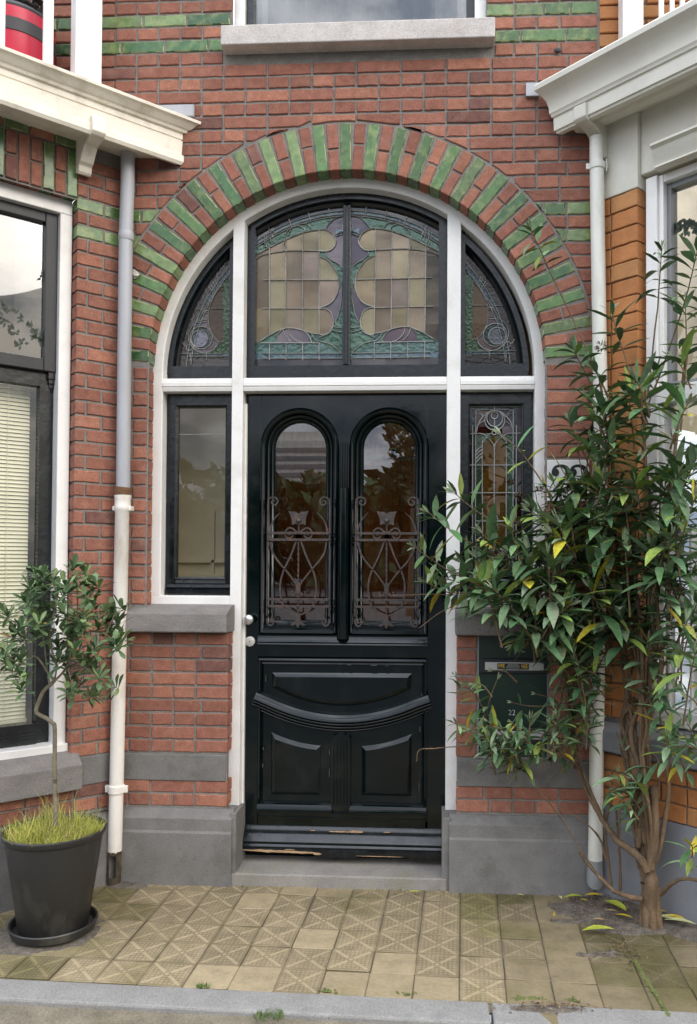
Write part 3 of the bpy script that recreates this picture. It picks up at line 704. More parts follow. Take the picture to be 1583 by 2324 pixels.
# side lights
def side_sash(x0, x1, lab):
    m = MB()
    for a, b, c, d in ((x0, x0+.040, ZB+.05, ZTR0), (x1-.040, x1, ZB+.05, ZTR0)): m.box(a, b, .153, .2, c, d)
    m.box(x0+.040, x1-.040, .154, .2, ZTR0-.055, ZTR0)
    pf = [(.2, 1.316), (.145, 1.316), (.140, 1.322), (.140, 1.340), (.150, 1.346), (.146, 1.352), (.148, 1.366), (.165, 1.372), (.168, 1.392), (.2, 1.392)]
    A_ = [m.pt((x0+.002, y, z)) for y, z in pf]; B_ = [m.pt((x1-.002, y, z)) for y, z in pf]; n = len(pf); m.fc(A_[::-1]); m.fc(B_)
    for k in range(n): m.fc((A_[k], A_[(k+1) % n], B_[(k+1) % n], B_[k]))
    # inner bead
    m.sweep([(x0+.040, 1.392), (x1-.040, 1.392), (x1-.040, ZTR0-.055), (x0+.040, ZTR0-.055)], [(0, .153), (.002, .160), (.008, .164), (.010, .19)], closed=True)
    return m.build('side_light', blackSM, house, smooth=35, label=lab)
sl_ = side_sash(XL+.004, ML0-.001, 'plain clear side window left of the front door')
m = MB(); m.poly([(XL+.04, GY, 1.385), (ML0-.036, GY, 1.385), (ML0-.036, GY, 2.245), (XL+.04, GY, 2.245)]); m.build('pane', glassM, sl_)
m = MB(); zz = D(440, 986, .178)[1]; m.tube([(XL+.045, .179, zz), (ML0-.042, .179, zz)], .0018, 5); m.build('wire', leadM, sl_)
sr_ = side_sash(MR1+.001, XR-.004, 'stained glass side window right of the front door, half hidden by the bush')
zr = zoomer(1640, 1420, 3.3207); wr = w2z(1640, 1420, 3.3207)
def sr_col(x, z):
    a, b = wr(x, z)
    if a < 162 or a > 698 or b < 105 or b > 2170: return (.055, .028, .02)
    if a < 208 or a > 650 or b < 152 or b > 2120: return (.05, .09, .11)
    if (a-432)**2+(b-222)**2 < 38**2: return (.06, .012, .012)
    if (a-432)**2+(b-258)**2 < 92**2: return (.12, .12, .16)
    if (a-432)**2+(b-280)**2 < 118**2: return (.03, .055, .06)
    if b < 435: return (.10, .025, .02) if a < 520 else (.22, .17, .19)
    if (a-425)**2+(b-1900)**2 < 125**2: return (.12, .04, .04)
    if 285 < a < 572 and b > 440+abs(a-430)*.9: return (.27, .135, .022) if not (a > 500 and b > 1250) else (.28, .15, .03)
    return (.08, .13, .06) if a < 285 else (.16, .27, .17)
glass_sheet(MR1+.035, XR-.04, 1.385, 2.245, GY, .0045, lambda x, z: True, sr_col, sr_, 'pane', stainM)
s_lines = [[(170, 70), (168, 2200)], [(208, 150), (202, 2120)], [(690, 70), (686, 2200)], [(652, 150), (650, 2120)], [(130, 120), (740, 115)], [(205, 155), (655, 155)], [(130, 2130), (740, 2130)],
           [(430, 70), (430, 165)], circ(430, 222, 40, 12), circ(432, 258, 94), circ(432, 280, 118), [(430, 265), (430, 400)], circ(425, 428, 24, 10),
           [(215, 425), (240, 320), (300, 230), (370, 180), (432, 168), (500, 180), (560, 230), (620, 300), (650, 400)], [(215, 375), (250, 320), (320, 280)], [(550, 285), (600, 320), (645, 375)], [(208, 160), (260, 180), (295, 225)], [(215, 205), (260, 205), (290, 235)], [(655, 160), (610, 175), (570, 220)], [(645, 200), (610, 205), (575, 235)],
           [(130, 440), (280, 440), (340, 480), (400, 540), (428, 600)], [(740, 432), (590, 440), (520, 480), (450, 540), (428, 600)], [(288, 1660), (285, 620), (300, 540), (345, 470), (400, 430)], [(568, 1660), (570, 600), (555, 520), (520, 470), (455, 430)],
           [(428, 560), (425, 1380)], [(130, 812), (740, 812)], [(130, 1140), (740, 1140)], [(205, 1475), (650, 1475)],
           [(212, 650), (245, 615), (285, 590)], [(212, 690), (245, 655), (285, 625)], [(212, 735), (245, 700), (285, 670)], [(212, 780), (245, 740), (285, 710)], [(572, 590), (610, 620), (648, 660)], [(572, 690), (610, 725), (648, 770)],
           [(425, 1370), (390, 1420), (400, 1520), (425, 1560), (470, 1500), (460, 1420), (425, 1370)], [(205, 1800), (220, 1720), (260, 1670), (300, 1660)], [(290, 1680), (340, 1790), (400, 1830)], circ(425, 1910, 125), [(300, 1870), (330, 1990), (425, 1950), (520, 1990), (550, 1870)], [(345, 1840), (390, 1900), (425, 1910), (470, 1900), (510, 1840)], [(425, 1800), (405, 1900), (425, 2030)], [(425, 1800), (445, 1900), (425, 2030)], [(240, 1990), (260, 1880), (330, 1810), (425, 1790), (520, 1810), (590, 1880), (610, 1990)], [(205, 1955), (245, 1955)]]
leads(s_lines, zr, sr_, False, r=.0030, clip=lambda x, z: MR1+.036 < x < XR-.042 and 1.392 < z < 2.238)

# ------------------------------------------------------------------ hall behind the glass
m = MB(); m.box(-1.12, -1.09, .24, 2.2, 0, 3.45); m.box(1.0, 1.03, .24, 2.2, 0, 3.45); m.box(-1.09, 1.0, 2.17, 2.2, 0, 3.45); m.box(-1.12, 1.03, .24, 2.2, 3.45, 3.5)
m.box(-1.09, -1.075, .3, 2.17, 1.30, 1.36); m.box(-1.09, -1.06, .3, 2.17, 1.36, 1.40); m.box(-1.09, -1.08, .3, 2.17, 1.46, 1.48)
m.box(-1.09, -.60, .60, .63, 0, 3.45)
m.box(-.80, -.785, .575, .60, 1.40, 1.75); m.box(-1.05, -.70, .57, .60, 1.36, 1.41); m.box(-1.05, -.66, .575, .60, 1.47, 1.485)
m.build('hall', hallM, house)
m = MB(); m.box(-.60, .62, 1.45, 1.49, 0, 2.15); m.box(-.60, -.56, 1.40, 1.45, 0, 2.2); m.box(.12, .17, 1.41, 1.45, 0, 2.2); m.box(.55, .62, 1.41, 1.45, 0, 2.2); m.box(-.60, .62, 1.41, 1.45, 2.15, 2.25); m.box(-.60, .62, 1.45, 1.47, 2.25, 3.45)
m.build('hall_door', hallwoodM, house)
m = MB(); m.box(-1.12, 1.03, .2, 2.2, -.02, .02); m.build('hall_floor', barkM, house)

# ------------------------------------------------------------------ front door
DX0, DX1, DY = ML1+.001, MR0-.001, .155
z4 = zoomer(900, 1420, 2.3985); z5 = zoomer(820, 2300, 1.9305)
AC = []                                # the two arched lights: centre x, spring z, outer radius
for xl, xr in ((591, 769), (791, 974)):
    a = D(xl, 1010, DY); b = D(xr, 1010, DY); top = D((xl+xr)/2, 925, DY)[1]; cx = (a[0]+b[0])/2; r = (b[0]-a[0])/2
    AC.append((cx, top-r, r))
rad = (AC[0][2]+AC[1][2])/2; spr = (AC[0][1]+AC[1][1])/2
AC = [(CXM-(AC[1][0]-AC[0][0])/2-.006, spr, rad), (CXM+(AC[1][0]-AC[0][0])/2-.006, spr, rad)]
ZLB = D(680, 1441, DY)[1]              # bottom of the lights
ZP1 = D(780, 1491, DY)[1]; ZP2 = D(780, 1847, DY)[1]   # recessed panel zone
ZDB = D(780, 1880, DY)[1]
SL0 = D(588, 1600, DY)[0]; SR0 = D(967, 1600, DY)[0]
m = MB()
def holes_front():
    xs = [DX0, DX1, SL0, SR0]
    for cx, sz, r in AC: xs += [cx-r+2*r*k/48 for k in range(49)]
    xs = sorted(xs); zt = ZTR0-.002
    for a, b in zip(xs[:-1], xs[1:]):
        if b-a < 1e-5: continue
        c = (a+b)/2; hit = [q for q in AC if abs(c-q[0]) < q[2]]
        if hit:
            cx, sz, r = hit[0]
            za = sz+math.sqrt(max(0, r*r-(a-cx)**2)); zb = sz+math.sqrt(max(0, r*r-(b-cx)**2))
            m.poly([(a, DY, za), (b, DY, zb), (b, DY, zt), (a, DY, zt)])
            m.poly([(a, DY, ZP1), (b, DY, ZP1), (b, DY, ZLB), (a, DY, ZLB)])
        else:
            if SL0-1e-6 < c < SR0: m.poly([(a, DY, ZP1), (b, DY, ZP1), (b, DY, zt), (a, DY, zt)])
            else: m.poly([(a, DY, ZDB), (b, DY, ZDB), (b, DY, zt), (a, DY, zt)])
holes_front()
m.box(DX0, DX1, DY+.002, DY+.03, ZP2-.0, ZP2-.0+.0001)
m.poly([(SL0, DY, ZDB-.06), (SR0, DY, ZDB-.06), (SR0, DY, ZP2), (SL0, DY, ZP2)])
m.poly([(DX0, DY, ZDB-.06), (SL0, DY, ZDB-.06), (SL0, DY, ZDB), (DX0, DY, ZDB)]); m.poly([(SR0, DY, ZDB-.06), (DX1, DY, ZDB-.06), (DX1, DY, ZDB), (SR0, DY, ZDB)])
m.poly([(SL0, .174, ZP2), (SR0, .174, ZP2), (SR0, .174, ZP1), (SL0, .174, ZP1)])          # panel ground
for a, b in ((DX0, 0), (DX1, 0)): m.poly([(a, DY, ZDB-.06), (a, .2, ZDB-.06), (a, .2, ZTR0), (a, DY, ZTR0)])
m.poly([(DX0, .205, .05), (DX1, .205, .05), (DX1, .205, ZLB), (DX0, .205, ZLB)])
# joints of stiles and rails scored into the paint
door = m.build('front_door', blackM, house, label='black gloss panelled front door with two arched lights')
for x in (SL0, SR0):
    m = MB(); m.box(x-.0010, x+.0010, DY-.0008, DY+.004, ZLB+.65, ZTR0-.003); m.build('joint', inkM, door)
PROF = [(-.0005, .1552), (.003, .160), (.007, .147), (.014, .142), (.024, .146), (.029, .156), (.031, .166), (.037, .160), (.045, .164), (.051, .176), (.056, .170), (.064, .175), (.069, .184), (.071, .195)]
for cx, sz, r in AC:
    m = MB(); path = [(cx-r, ZLB), (cx+r, ZLB)]+arc(cx, sz, r, 0, 180, 30)
    m.sweep(path, PROF, closed=True)
    m.build('light_moulding', blackM, door, smooth=50)
    m = MB(); gx, gr = cx, r-.066; P = [(gx-gr, ZLB+.03), (gx+gr, ZLB+.03)]+arc(gx, sz, gr, 0, 180, 24)
    m.poly([(a, .188, b) for a, b in P]); m.build('pane', glassdM, door)
    # sloping sill under the light
    m = MB(); zt = ZLB+.062
    pf = [(.195, zt), (.160, zt-.006), (.150, zt-.014), (.150, zt-.030), (.138, zt-.036), (.136, zt-.052), (.146, zt-.058), (.156, zt-.058), (.195, zt-.058)]
    A_ = [m.pt((cx-r+.022, y, z)) for y, z in pf]; B_ = [m.pt((cx+r-.022, y, z)) for y, z in pf]; n = len(pf); m.fc(A_[::-1]); m.fc(B_)
    for k in range(n): m.fc((A_[k], A_[(k+1) % n], B_[(k+1) % n], B_[k]))
    m.build('light_sill', blackM, door, smooth=30)
# fluted muntin between the lights
m = MB(); x0, x1 = AC[0][0]+rad, AC[1][0]-rad
mid = (x0+x1)/2
for k in range(3): m.tube([(mid+(k-1)*.011, .150, ZLB+.02), (mid+(k-1)*.011, .150, spr+.02)], .006, 8)
m.tube([(mid, .146, ZLB-.015), (mid, .148, spr-.2)], [.030, .026], 12)
m.build('muntin', blackM, door, smooth=50)
# mid rail nosing
def hmould(x0, x1, pf, name='rail_moulding'):
    m = MB(); A_ = [m.pt((x0, y, z)) for y, z in pf]; B_ = [m.pt((x1, y, z)) for y, z in pf]; n = len(pf); m.fc(A_[::-1]); m.fc(B_)
    for k in range(n): m.fc((A_[k], A_[(k+1) % n], B_[(k+1) % n], B_[k]))
    return m.build(name, blackM, door, smooth=30)
zr1 = D(780, 1449, .14)[1]
hmould(SL0-.006, SR0+.006, [(.157, zr1+.010), (.150, zr1+.008), (.1495, zr1+.004), (.1395, zr1-.016), (.138, zr1-.019), (.146, zr1-.022), (.143, zr1-.026), (.141, zr1-.032), (.157, zr1-.036)])
# upper lens panel and its mouldings
def arcz(pl, pm, pr, n=24):
    """circle-like arc through three points (x,z)"""
    out = []
    for k in range(n+1):
        t = k/n; x = pl[0]+(pr[0]-pl[0])*t; base = pl[1]+(pr[1]-pl[1])*t; sag = pm[1]-(pl[1]+pr[1])/2
        out.append((x, base+sag*(1-(2*t-1)**2)))
    return out
up_top = [z5(212, 118, .16), z5(1350, 128, .16)]
lens_b = arcz(z5(235, 345, .16), z5(785, 490, .16), z5(1325, 362, .16))
m = MB()
m.sweep([(SL0, up_top[0][1]), (SR0, up_top[1][1])], [(.014, .156), (.010, .146), (.002, .143), (-.004, .146), (-.007, .156), (-.010, .160), (-.017, .158), (-.020, .176)])
m.sweep([(SL0, lens_b[0][1]), (SL0, up_top[0][1])], [(.003, .156), (-.006, .150), (-.014, .160), (-.020, .176)])
m.sweep([(SR0, up_top[1][1]), (SR0, lens_b[-1][1])], [(.003, .156), (-.006, .150), (-.014, .160), (-.020, .176)])
m.build('panel_moulding', blackM, door, smooth=35)
BELLY = [(.006, .176), (.003, .158), (-.003, .150), (-.004, .143), (-.016, .1365), (-.018, .1385), (-.034, .1300), (-.037, .130), (-.040, .142), (-.043, .1385), (-.047, .1365), (-.053, .138), (-.056, .150), (-.059, .1465), (-.063, .1445), (-.069, .147), (-.072, .160), (-.075, .1565), (-.079, .155), (-.084, .164), (-.086, .177)]
m = MB(); bp_ = [(SL0-.008, lens_b[0][1]+.008)]+lens_b[1:-1]+[(SR0+.008, lens_b[-1][1]+.008)]
m.sweep(bp_, BELLY, caps=True); m.build('belly_moulding', blackM, door, smooth=35)
def field(P, name='raised_panel'):
    m = MB(); m.sweep(P if area(P) > 0 else P[::-1], [(0, .175), (.0, .1705), (.0015, .1695), (.019, .1610), (.020, .1605)], closed=True)
    P2 = P if area(P) > 0 else P[::-1]; n = len(P2); I = []
    for k in range(n):
        p = Vector(P2[k]); a = (p-Vector(P2[k-1])).normalized(); b = (Vector(P2[(k+1) % n])-p).normalized()
        na = Vector((-a.y, a.x)); nb = Vector((-b.y, b.x)); mm = (na+nb).normalized(); I.append(p+mm*(.0195/max(.35, mm.dot(na))))
    m.poly([(p.x, .1605, p.y) for p in I]); return m.build(name, blackM, door, smooth=25)
lf = arcz(z5(300, 310, .16), z5(785, 436, .16), z5(1255, 318, .16), 20)
field(lf+[z5(1262, 212, .16), z5(296, 206, .16)])
la = arcz(z5(290, 620, .16), z5(462, 683, .16), z5(632, 712, .16), 8); field([z5(290, 1048, .16), z5(625, 1052, .16)]+la[::-1])
lb = arcz(z5(915, 716, .16), z5(1095, 690, .16), z5(1264, 630, .16), 8); field([z5(915, 1054, .16), z5(1258, 1062, .16)]+lb[::-1])
# centre muntin of the lower panels, side and bottom mouldings
xa, xb = z5(706, 900, DY)[0], z5(838, 900, DY)[0]; zt_ = z5(770, 628, DY)[1]; zb_ = z5(770, 1158, DY)[1]
m = MB(); P = [(xa, zb_+.02)]+[(xa, zt_-.02)]+arc((xa+xb)/2, zt_-.02, (xb-xa)/2, 180, 0, 10, .02)+[(xb, zb_+.02)]+arc((xa+xb)/2, zb_+.02, (xb-xa)/2, 0, -180, 10, .02)[1:-1]
m.prism(P, .148, .176)
for k in range(5): m.tube([(xa+(xb-xa)*(k+1)/6, .1475, zb_+.03), (xa+(xb-xa)*(k+1)/6, .1475, zt_-.03)], .004, 8)
m.build('muntin', blackM, door, smooth=35)
zl = z5(200, 1115, .15)[1]
for a, b in ((SL0, xa), (xb, SR0)):
    m = MB(); pf = [(.176, zl+.012), (.160, zl+.010), (.150, zl+.004), (.153, zl+.001), (.143, zl-.022), (.143, zl-.030), (.150, zl-.034), (.150, zl-.042), (.156, zl-.044)]
    A_ = [m.pt((a-.004, y, z)) for y, z in pf]; B_ = [m.pt((b+.004, y, z)) for y, z in pf]; n = len(pf); m.fc(A_[::-1]); m.fc(B_)
    for k in range(n): m.fc((A_[k], A_[(k+1) % n], B_[(k+1) % n], B_[k]))
    m.build('panel_moulding', blackM, door, smooth=30)
    m = MB(); m.sweep([(SL0, lens_b[0][1]-.07), (SL0, zl)] if a == SL0 else [(SR0, zl), (SR0, lens_b[-1][1]-.07)], [(-.003, .156), (.006, .150), (.014, .160), (.020, .176)]); m.build('panel_moulding', blackM, door, smooth=30)
hmould(SL0, SR0, [(.157, zl-.052), (.146, zl-.055), (.146, zl-.060), (.157, zl-.063)])
# weatherboard along the foot, its lower edge rotted away
zw = D(780, 1876, .15)[1]
m = MB(); NX = 60; rows = []
pf = [(.157, zw), (.150, zw-.003), (.141, zw-.017), (.139, zw-.021), (.139, zw-.029), (.133, zw-.031), (.127, zw-.037), (.119, zw-.047), (.109, zw-.058), (.105, zw-.064), (.106, zw-.071), (.112, zw-.074), (.108, zw-.078), (.103, zw-.086), (.104, zw-.092), (.109, zw-.096), (.107, zw-.104), (.106, None), (.15, None)]
def rot_edge(t):
    if t < .37: return zw-.108-.010*t/.37+.004*mnoise.noise((t*30, 0, 0))
    if t < .58: return zw-.132
    if t < .80: return zw-.122-.004*mnoise.noise((t*25, 3, 0))
    if t < .86: return zw-.122-(t-.80)*.2
    return zw-.130-.003*mnoise.noise((t*30, 7, 0))
for i in range(NX+1):
    t = i/NX; x = DX0-.012+(DX1-DX0+.022)*t; rows.append([m.pt((x, y, z if z is not None else rot_edge(t))) for y, z in pf])
for i in range(NX):
    for j in range(len(pf)-1): m.fc((rows[i][j], rows[i][j+1], rows[i+1][j+1], rows[i+1][j]))
m.fc(rows[0]); m.fc(rows[-1])
weather = m.build('weatherboard', blackSM, door, smooth=35)
def splinter(t0, t1, zc, h, y):
    m = MB(); n = 24; top = []; bot = []
    for k in range(n+1):
        t = k/n; x = DX0+(DX1-DX0)*(t0+(t1-t0)*t); e = math.sin(math.pi*min(1, max(0, t)))**.4
        top.append((x, zc(t)+h*e*(.5+.5*mnoise.noise((t*9+t0*40, 1, 0))))); bot.append((x, zc(t)-h*e*(.45+.4*mnoise.noise((t*11+t0*70, 5, 0)))))
    m.prism(top+bot[::-1], y+(.006 if y < .11 else .009), y+.022); return m.build('bare_wood', rawwoodM, weather)
splinter(.01, .38, lambda t: zw-.106-.006*t, .011, .0985)
splinter(.43, .54, lambda t: zw-.021, .005, .1285); splinter(.53, .60, lambda t: zw-.020, .010, .128); splinter(.70, .735, lambda t: zw-.019, .004, .129); splinter(.34, .365, lambda t: zw-.018, .003, .129)
splinter(.57, .80, lambda t: zw-.121, .003, .0985); splinter(.36, .40, lambda t: zw-.116, .009, .0975); splinter(.22, .27, lambda t: zw-.099, .002, .0985)
m = MB(); xs0 = D(543, 1500, .135)[0]; m.box(DX0-.001, DX0+.009, .128, .154, D(545, 1875, .12)[1], D(553, 915, .12)[1])
m.build('draught_strip', whiteM, door, bevel=.003)
for cx5, cy5, w5, h5 in ((830, 150, 26, 4), (1000, 154, 40, 4), (770, 146, 14, 3), (1090, 158, 18, 4), (690, 760, 3, 34), (690, 900, 3, 60), (232, 735, 4, 16), (228, 850, 3, 30), (1318, 600, 3, 40), (1312, 1000, 3, 90), (250, 250, 3, 50), (1330, 360, 3, 18)):
    q0 = z5(cx5-w5/2, cy5+h5/2, .14); q1 = z5(cx5+w5/2, cy5-h5/2, .14); m = MB(); yy = .1405 if cy5 < 200 else .1555
    n = 6; P = [(q0[0]+(q1[0]-q0[0])*k/n, q0[1]+(q1[1]-q0[1])*rnd.uniform(-.1, .3)) for k in range(n+1)]+[(q1[0]-(q1[0]-q0[0])*k/n, q1[1]-(q1[1]-q0[1])*rnd.uniform(-.1, .3)) for k in range(n+1)]
    m.prism(P, yy-.0015, yy+.004); m.build('paint_chip', chipM, door)
# knob and cylinder lock
p = at(566, 1406, .115); m = MB()
m.ball((p.x, .105, p.z), .024, 1, .62, 1, 10); m.tube([(p.x-.012, .155, p.z), (p.x-.006, .11, p.z)], .013, 12); m.build('door_knob', chromeM, door, smooth=60)
p = at(567, 1456, .139); m = MB()
m.tube([(p.x, .156, p.z), (p.x, .142, p.z), (p.x, .139, p.z)], [.024, .024, .020], 24); m.tube([(p.x+.001, .140, p.z-.001), (p.x+.001, .136, p.z-.001)], .011, 16)
lk = m.build('lock', alumM, door, smooth=40)
m = MB(); m.box(p.x-.0012, p.x+.0022, .1352, .137, p.z-.007, p.z+.003); m.build('keyhole', inkM, lk)

# wrought iron grilles
GL = [  # (points left of the centre line in zoomed units, width at start, width at end)
    ([(136, 1900), (137, 1600), (138, 1200), (141, 905), (152, 873), (180, 859), (210, 871), (222, 898), (207, 924), (184, 924), (171, 907), (179, 890), (196, 892)], .0075, .006),
    ([(136, 1880), (140, 1938), (165, 1962), (190, 1944), (195, 1917), (178, 1902), (162, 1914), (168, 1934), (178, 1930)], .0075, .006),
    ([(157, 1165), (166, 1110), (195, 1045), (246, 992)], .010, .002),
    ([(402, 1165), (376, 1150), (348, 1127), (315, 1127), (289, 1160), (295, 1198), (325, 1212), (350, 1195), (350, 1168), (328, 1158), (314, 1175), (328, 1186)], .0078, .006),
    ([(165, 1245), (180, 1330), (225, 1405), (285, 1475), (345, 1550), (384, 1610), (390, 1655), (373, 1690), (348, 1692), (343, 1672), (358, 1668)], .0078, .005),
    ([(381, 1240), (340, 1355), (300, 1440), (274, 1500), (254, 1570), (248, 1650), (256, 1720), (277, 1790), (322, 1840), (388, 1870)], .0078, .0078)]
HB = [(1168, .0115), (1225, .0115), (1735, .0115), (1795, .0115)]
for gi, (cx4, lab) in enumerate(((403, 'wrought iron grille over the door light nearer the knob'), (1160, 'wrought iron grille over the door light nearer the bush'))):
    Yg = .112
    g = MB(); cw = z4(cx4, 1500, Yg)[0]
    def tr4(x, y, side):
        a = z4(403, y, Yg); b = z4(x, y, Yg); q = z4(cx4, y, Yg); return (cw+side*(b[0]-a[0]), a[1])
    for side in (1, -1):
        for pts, w0, w1 in GL:
            P = smoothpts([tr4(x, y, side) for x, y in pts], 5); g.strip([(q.x, q.y) for q in P], w0, Yg-.004, Yg+.006, wend=w1)
    for y, w in HB:
        a, b = tr4(133, y, 1), tr4(133, y, -1); g.strip([a, b], w, Yg-.009, Yg-.003)
        for s_ in (1, -1):
            for xx in (140, 285 if y > 1790 else (265 if y > 1700 else 300)):
                q = tr4(xx, y, s_); g.ball((q[0], Yg-.010, q[1]), .0036, 1, .7, 1, 5)
        q = tr4(403, y, 1); g.ball((q[0], Yg-.010, q[1]), .004, 1, .7, 1, 5)
        for s_ in (1, -1):
            q = tr4(136, y, s_); g.tube([(q[0], Yg, q[1]), (q[0], .157, q[1])], .004, 6)
    for s_ in (1, -1):
        a, b = tr4(150, 1196, s_), tr4(388, 1196, s_); g.box(min(a[0], a[0]), a[0]+.012*s_ if s_ > 0 else a[0]-.0, Yg-.004, Yg+.003, a[1]-.012, a[1]+.012)
        q = tr4(392, 1196, s_); g.box(cw-.012, cw+.012, Yg-.005, Yg+.003, q[1]-.012, q[1]+.012)
        q = tr4(285, 1470, s_); g.ball((q[0], Yg-.004, q[1]), .006, 1, 1, 1, 6)
    top = tr4(403, 1100, 1); bt = tr4(403, 1890, 1); t1 = tr4(403, 1250, 1); t2 = tr4(403, 1600, 1)
    g.tube([(cw, Yg, top[1]), (cw, Yg, bt[1])], .0036, 8)
    for ph in (0, math.pi):
        g.tube([(cw+.0026*math.cos(ph+k*.55), Yg+.0026*math.sin(ph+k*.55), t1[1]+(t2[1]-t1[1])*k/44) for k in range(45)], .0026, 6)
    P = [(383, 1862), (420, 1862), (424, 1900), (428, 1925), (446, 1936), (468, 1958), (446, 1962), (420, 1948), (403, 1982), (386, 1948), (360, 1962), (340, 1958), (362, 1936), (378, 1925), (382, 1900)]
    g.prism([tr4(x, y, 1) for x, y in P], Yg-.006, Yg+.003)
    g.prism([tr4(x, y, 1) for x, y in [(388, 1590), (418, 1590), (424, 1640), (412, 1690), (394, 1690), (382, 1640)]], Yg-.006, Yg+.003)
    # tulip plate with a domed rivet
    P = [(315, 978), (345, 984), (376, 984), (403, 1000), (430, 984), (461, 984), (489, 978), (478, 1006), (468, 1030), (464, 1065), (466, 1100), (445, 1094), (428, 1088), (414, 1100), (403, 1094), (378, 1088), (345, 1098), (346, 1065), (340, 1035), (328, 1006)]
    g.prism([tr4(x, y, 1) for x, y in P], Yg-.006, Yg-.001); q = tr4(403, 1063, 1); g.ball((q[0], Yg-.006, q[1]), .0125, 1, .8, 1, 8)
    g.build('grille', ironM, door, smooth=40)

# ------------------------------------------------------------------ helpers in a bay's own frame
def rframe(mb, s0, s1, z0, z1, w, y0, y1, wb=None, wt=None):
    """rectangular frame: two stiles and two rails butted between them"""
    wb = w if wb is None else wb; wt = w if wt is None else wt
    mb.box(s0, s0+w, y0, y1, z0, z1); mb.box(s1-w, s1, y0, y1, z0, z1)
    if wb: mb.box(s0+w+.0004, s1-w-.0004, y0+.001, y1, z0, z0+wb)
    if wt: mb.box(s0+w+.0004, s1-w-.0004, y0+.001, y1, z1-wt, z1)
def hprof(mb, T, pf, u0, u1, ue=None):
    mb.T = T; mb.extrude(pf, u0, u1, ue=ue)
def cbricks(mb, s0, s1, k0, k1, ch, colf, long, head, zt=ZT, jt=JT, first=0.0, gl=(), depth=.07, swap=0):
    for k in range(k0, k1):
        z1 = zt-ch*k; z0 = z1-ch+jt
        a = s0; L_ = long if (k+swap) % 2 == 0 else head; fst = True
        while a < s1-.012:
            b = min(a+(L_ if not (fst and first and (k+swap) % 2 == 0) else first), s1); fst = False
            if s1-b < .03: b = s1
            g_ = k in gl
            brick(mb, rect(a, b-(jt if b < s1 else 0), z0, z1, 4, 2), green() if g_ else colf(), 1 if g_ else 0, depth=depth); a = b

# ------------------------------------------------------------------ left bay window
bay = thing('bay_window', 'red brick bay with black sash window and cream cornice, left of the doorway', 'bay window')
UC = .222                                            # pier runs from the house corner to here, then the window reveal
b = MB(T=TLd)
# bricks are laid mirrored: u grows away from the door
cbricks(b, .0, UC, 10, 54, CH, red, .178, .106, gl=(13, 15), first=.178)
cbricks(b, .0, .8, 56, 58, CH, red, .21, .106)
b.poly([(-.02, .0065, .33), (UC-.003, .0065, .33), (UC-.003, .0065, 3.6), (-.02, .0065, 3.6)], None, 2)
b.poly([(UC-.006, .010, .583), (UC-.006, .16, .583), (UC-.006, .16, 3.13), (UC-.006, .010, 3.13)], None, 2)
b.poly([(-.02, .012, .3), (1.0, .012, .3), (1.0, .012, .50), (-.02, .012, .50)], None, 2)
# soldier course over the window, and the dark course above it
b.poly([(UC-.01, .010, 3.12), (1.0, .010, 3.12), (1.0, .010, 3.6), (UC-.01, .010, 3.6)], None, 2)
u = UC+.002; z0, z1 = 3.130, 3.338; seq = 'gsgsfsgsfsgsfs'
for i, c in enumerate(seq):
    w = .052
    if c == 'g': brick(b, rect(u, u+w-.008, z0, z1, 2, 4), green(), 1, depth=.10)
    elif c == 'f': brick(b, rect(u, u+w-.008, z0, z1, 2, 4), red(), 0, depth=.10)
    else:
        mzz = z0+(z1-z0)*rnd.uniform(.45, .56); brick(b, rect(u, u+w-.008, z0, mzz-.005, 2, 2), red(), 0, depth=.10); brick(b, rect(u, u+w-.008, mzz+.005, z1, 2, 2), red(), 0, depth=.10)
    u += w
u = UC
for i in range(6):
    brick(b, rect(u, u+.10, 3.348, 3.40, 4, 2), green() if i % 2 == 0 else red(), 1 if i % 2 == 0 else 0, depth=.07); u += .108
b.build('wall', [brickM, glazeM, mortarM], bay)
# stone: band on the pier, sill, plinth
m = MB(T=TLd); m.box(-.01, .187, -.004, .06, .462, .590); m.build('stone_band', stoneM, bay, bevel=.004)
m = MB(); hprof(m, TL, [(-.10, .640), (.005, .612), (.060, .572), (.060, .462), (-.10, .462)], .187, 1.1); m.build('stone_sill', ledgeM, bay, bevel=.005, label='grey stone sill under the bay window')
m = MB(); hprof(m, TL, [(-.06, .335), (.012, .322), (.035, .300), (.035, -.03), (-.06, -.03)], -.02, 1.1); m.build('plinth', stoneM, bay, bevel=.004)
# window
wf_ = MB(T=TLd)
wf_.box(UC+.004, UC+.058, .055, .16, .625, 3.060); wf_.box(UC+.004, 1.1, .056, .16, 3.0605, 3.1285); wf_.box(UC+.0, 1.1, .03, .16, .600, .655)
win = wf_.build('window', whiteM, bay, bevel=.004, label='black sash window in a white frame with cream blind')
m = MB(T=TLd)
m.box(UC+.058, UC+.112, .085, .135, 2.335, 3.06); m.box(UC+.112, 1.1, .086, .135, 3.012, 3.06); m.box(UC+.112, 1.1, .086, .135, 2.335, 2.392)
m.build('upper_sash', greyblackM, win, bevel=.004)
m = MB(T=TLd)
m.box(UC+.060, UC+.118, .118, .17, .655, 2.335); m.box(UC+.118, 1.1, .119, .17, 2.27, 2.335)
m.box(UC+.118, 1.1, .119, .17, .70, .745); m.box(UC+.118, 1.1, .100, .17, .657, .690); m.box(UC+.118, 1.1, .108, .17, .690, .70)
for k in range(4): m.box(UC+.058, UC+.088-.004*k, .095+.008*k, .118, 2.335-.03-.02*k, 2.335-.02*k-.0005)
m.build('lower_sash', blackSM, win, bevel=.003)
m = MB(T=TLd); m.poly([(UC+.112, .112, 2.39), (1.1, .112, 2.39), (1.1, .112, 3.015), (UC+.112, .112, 3.015)]); m.build('pane', glassbM, win)
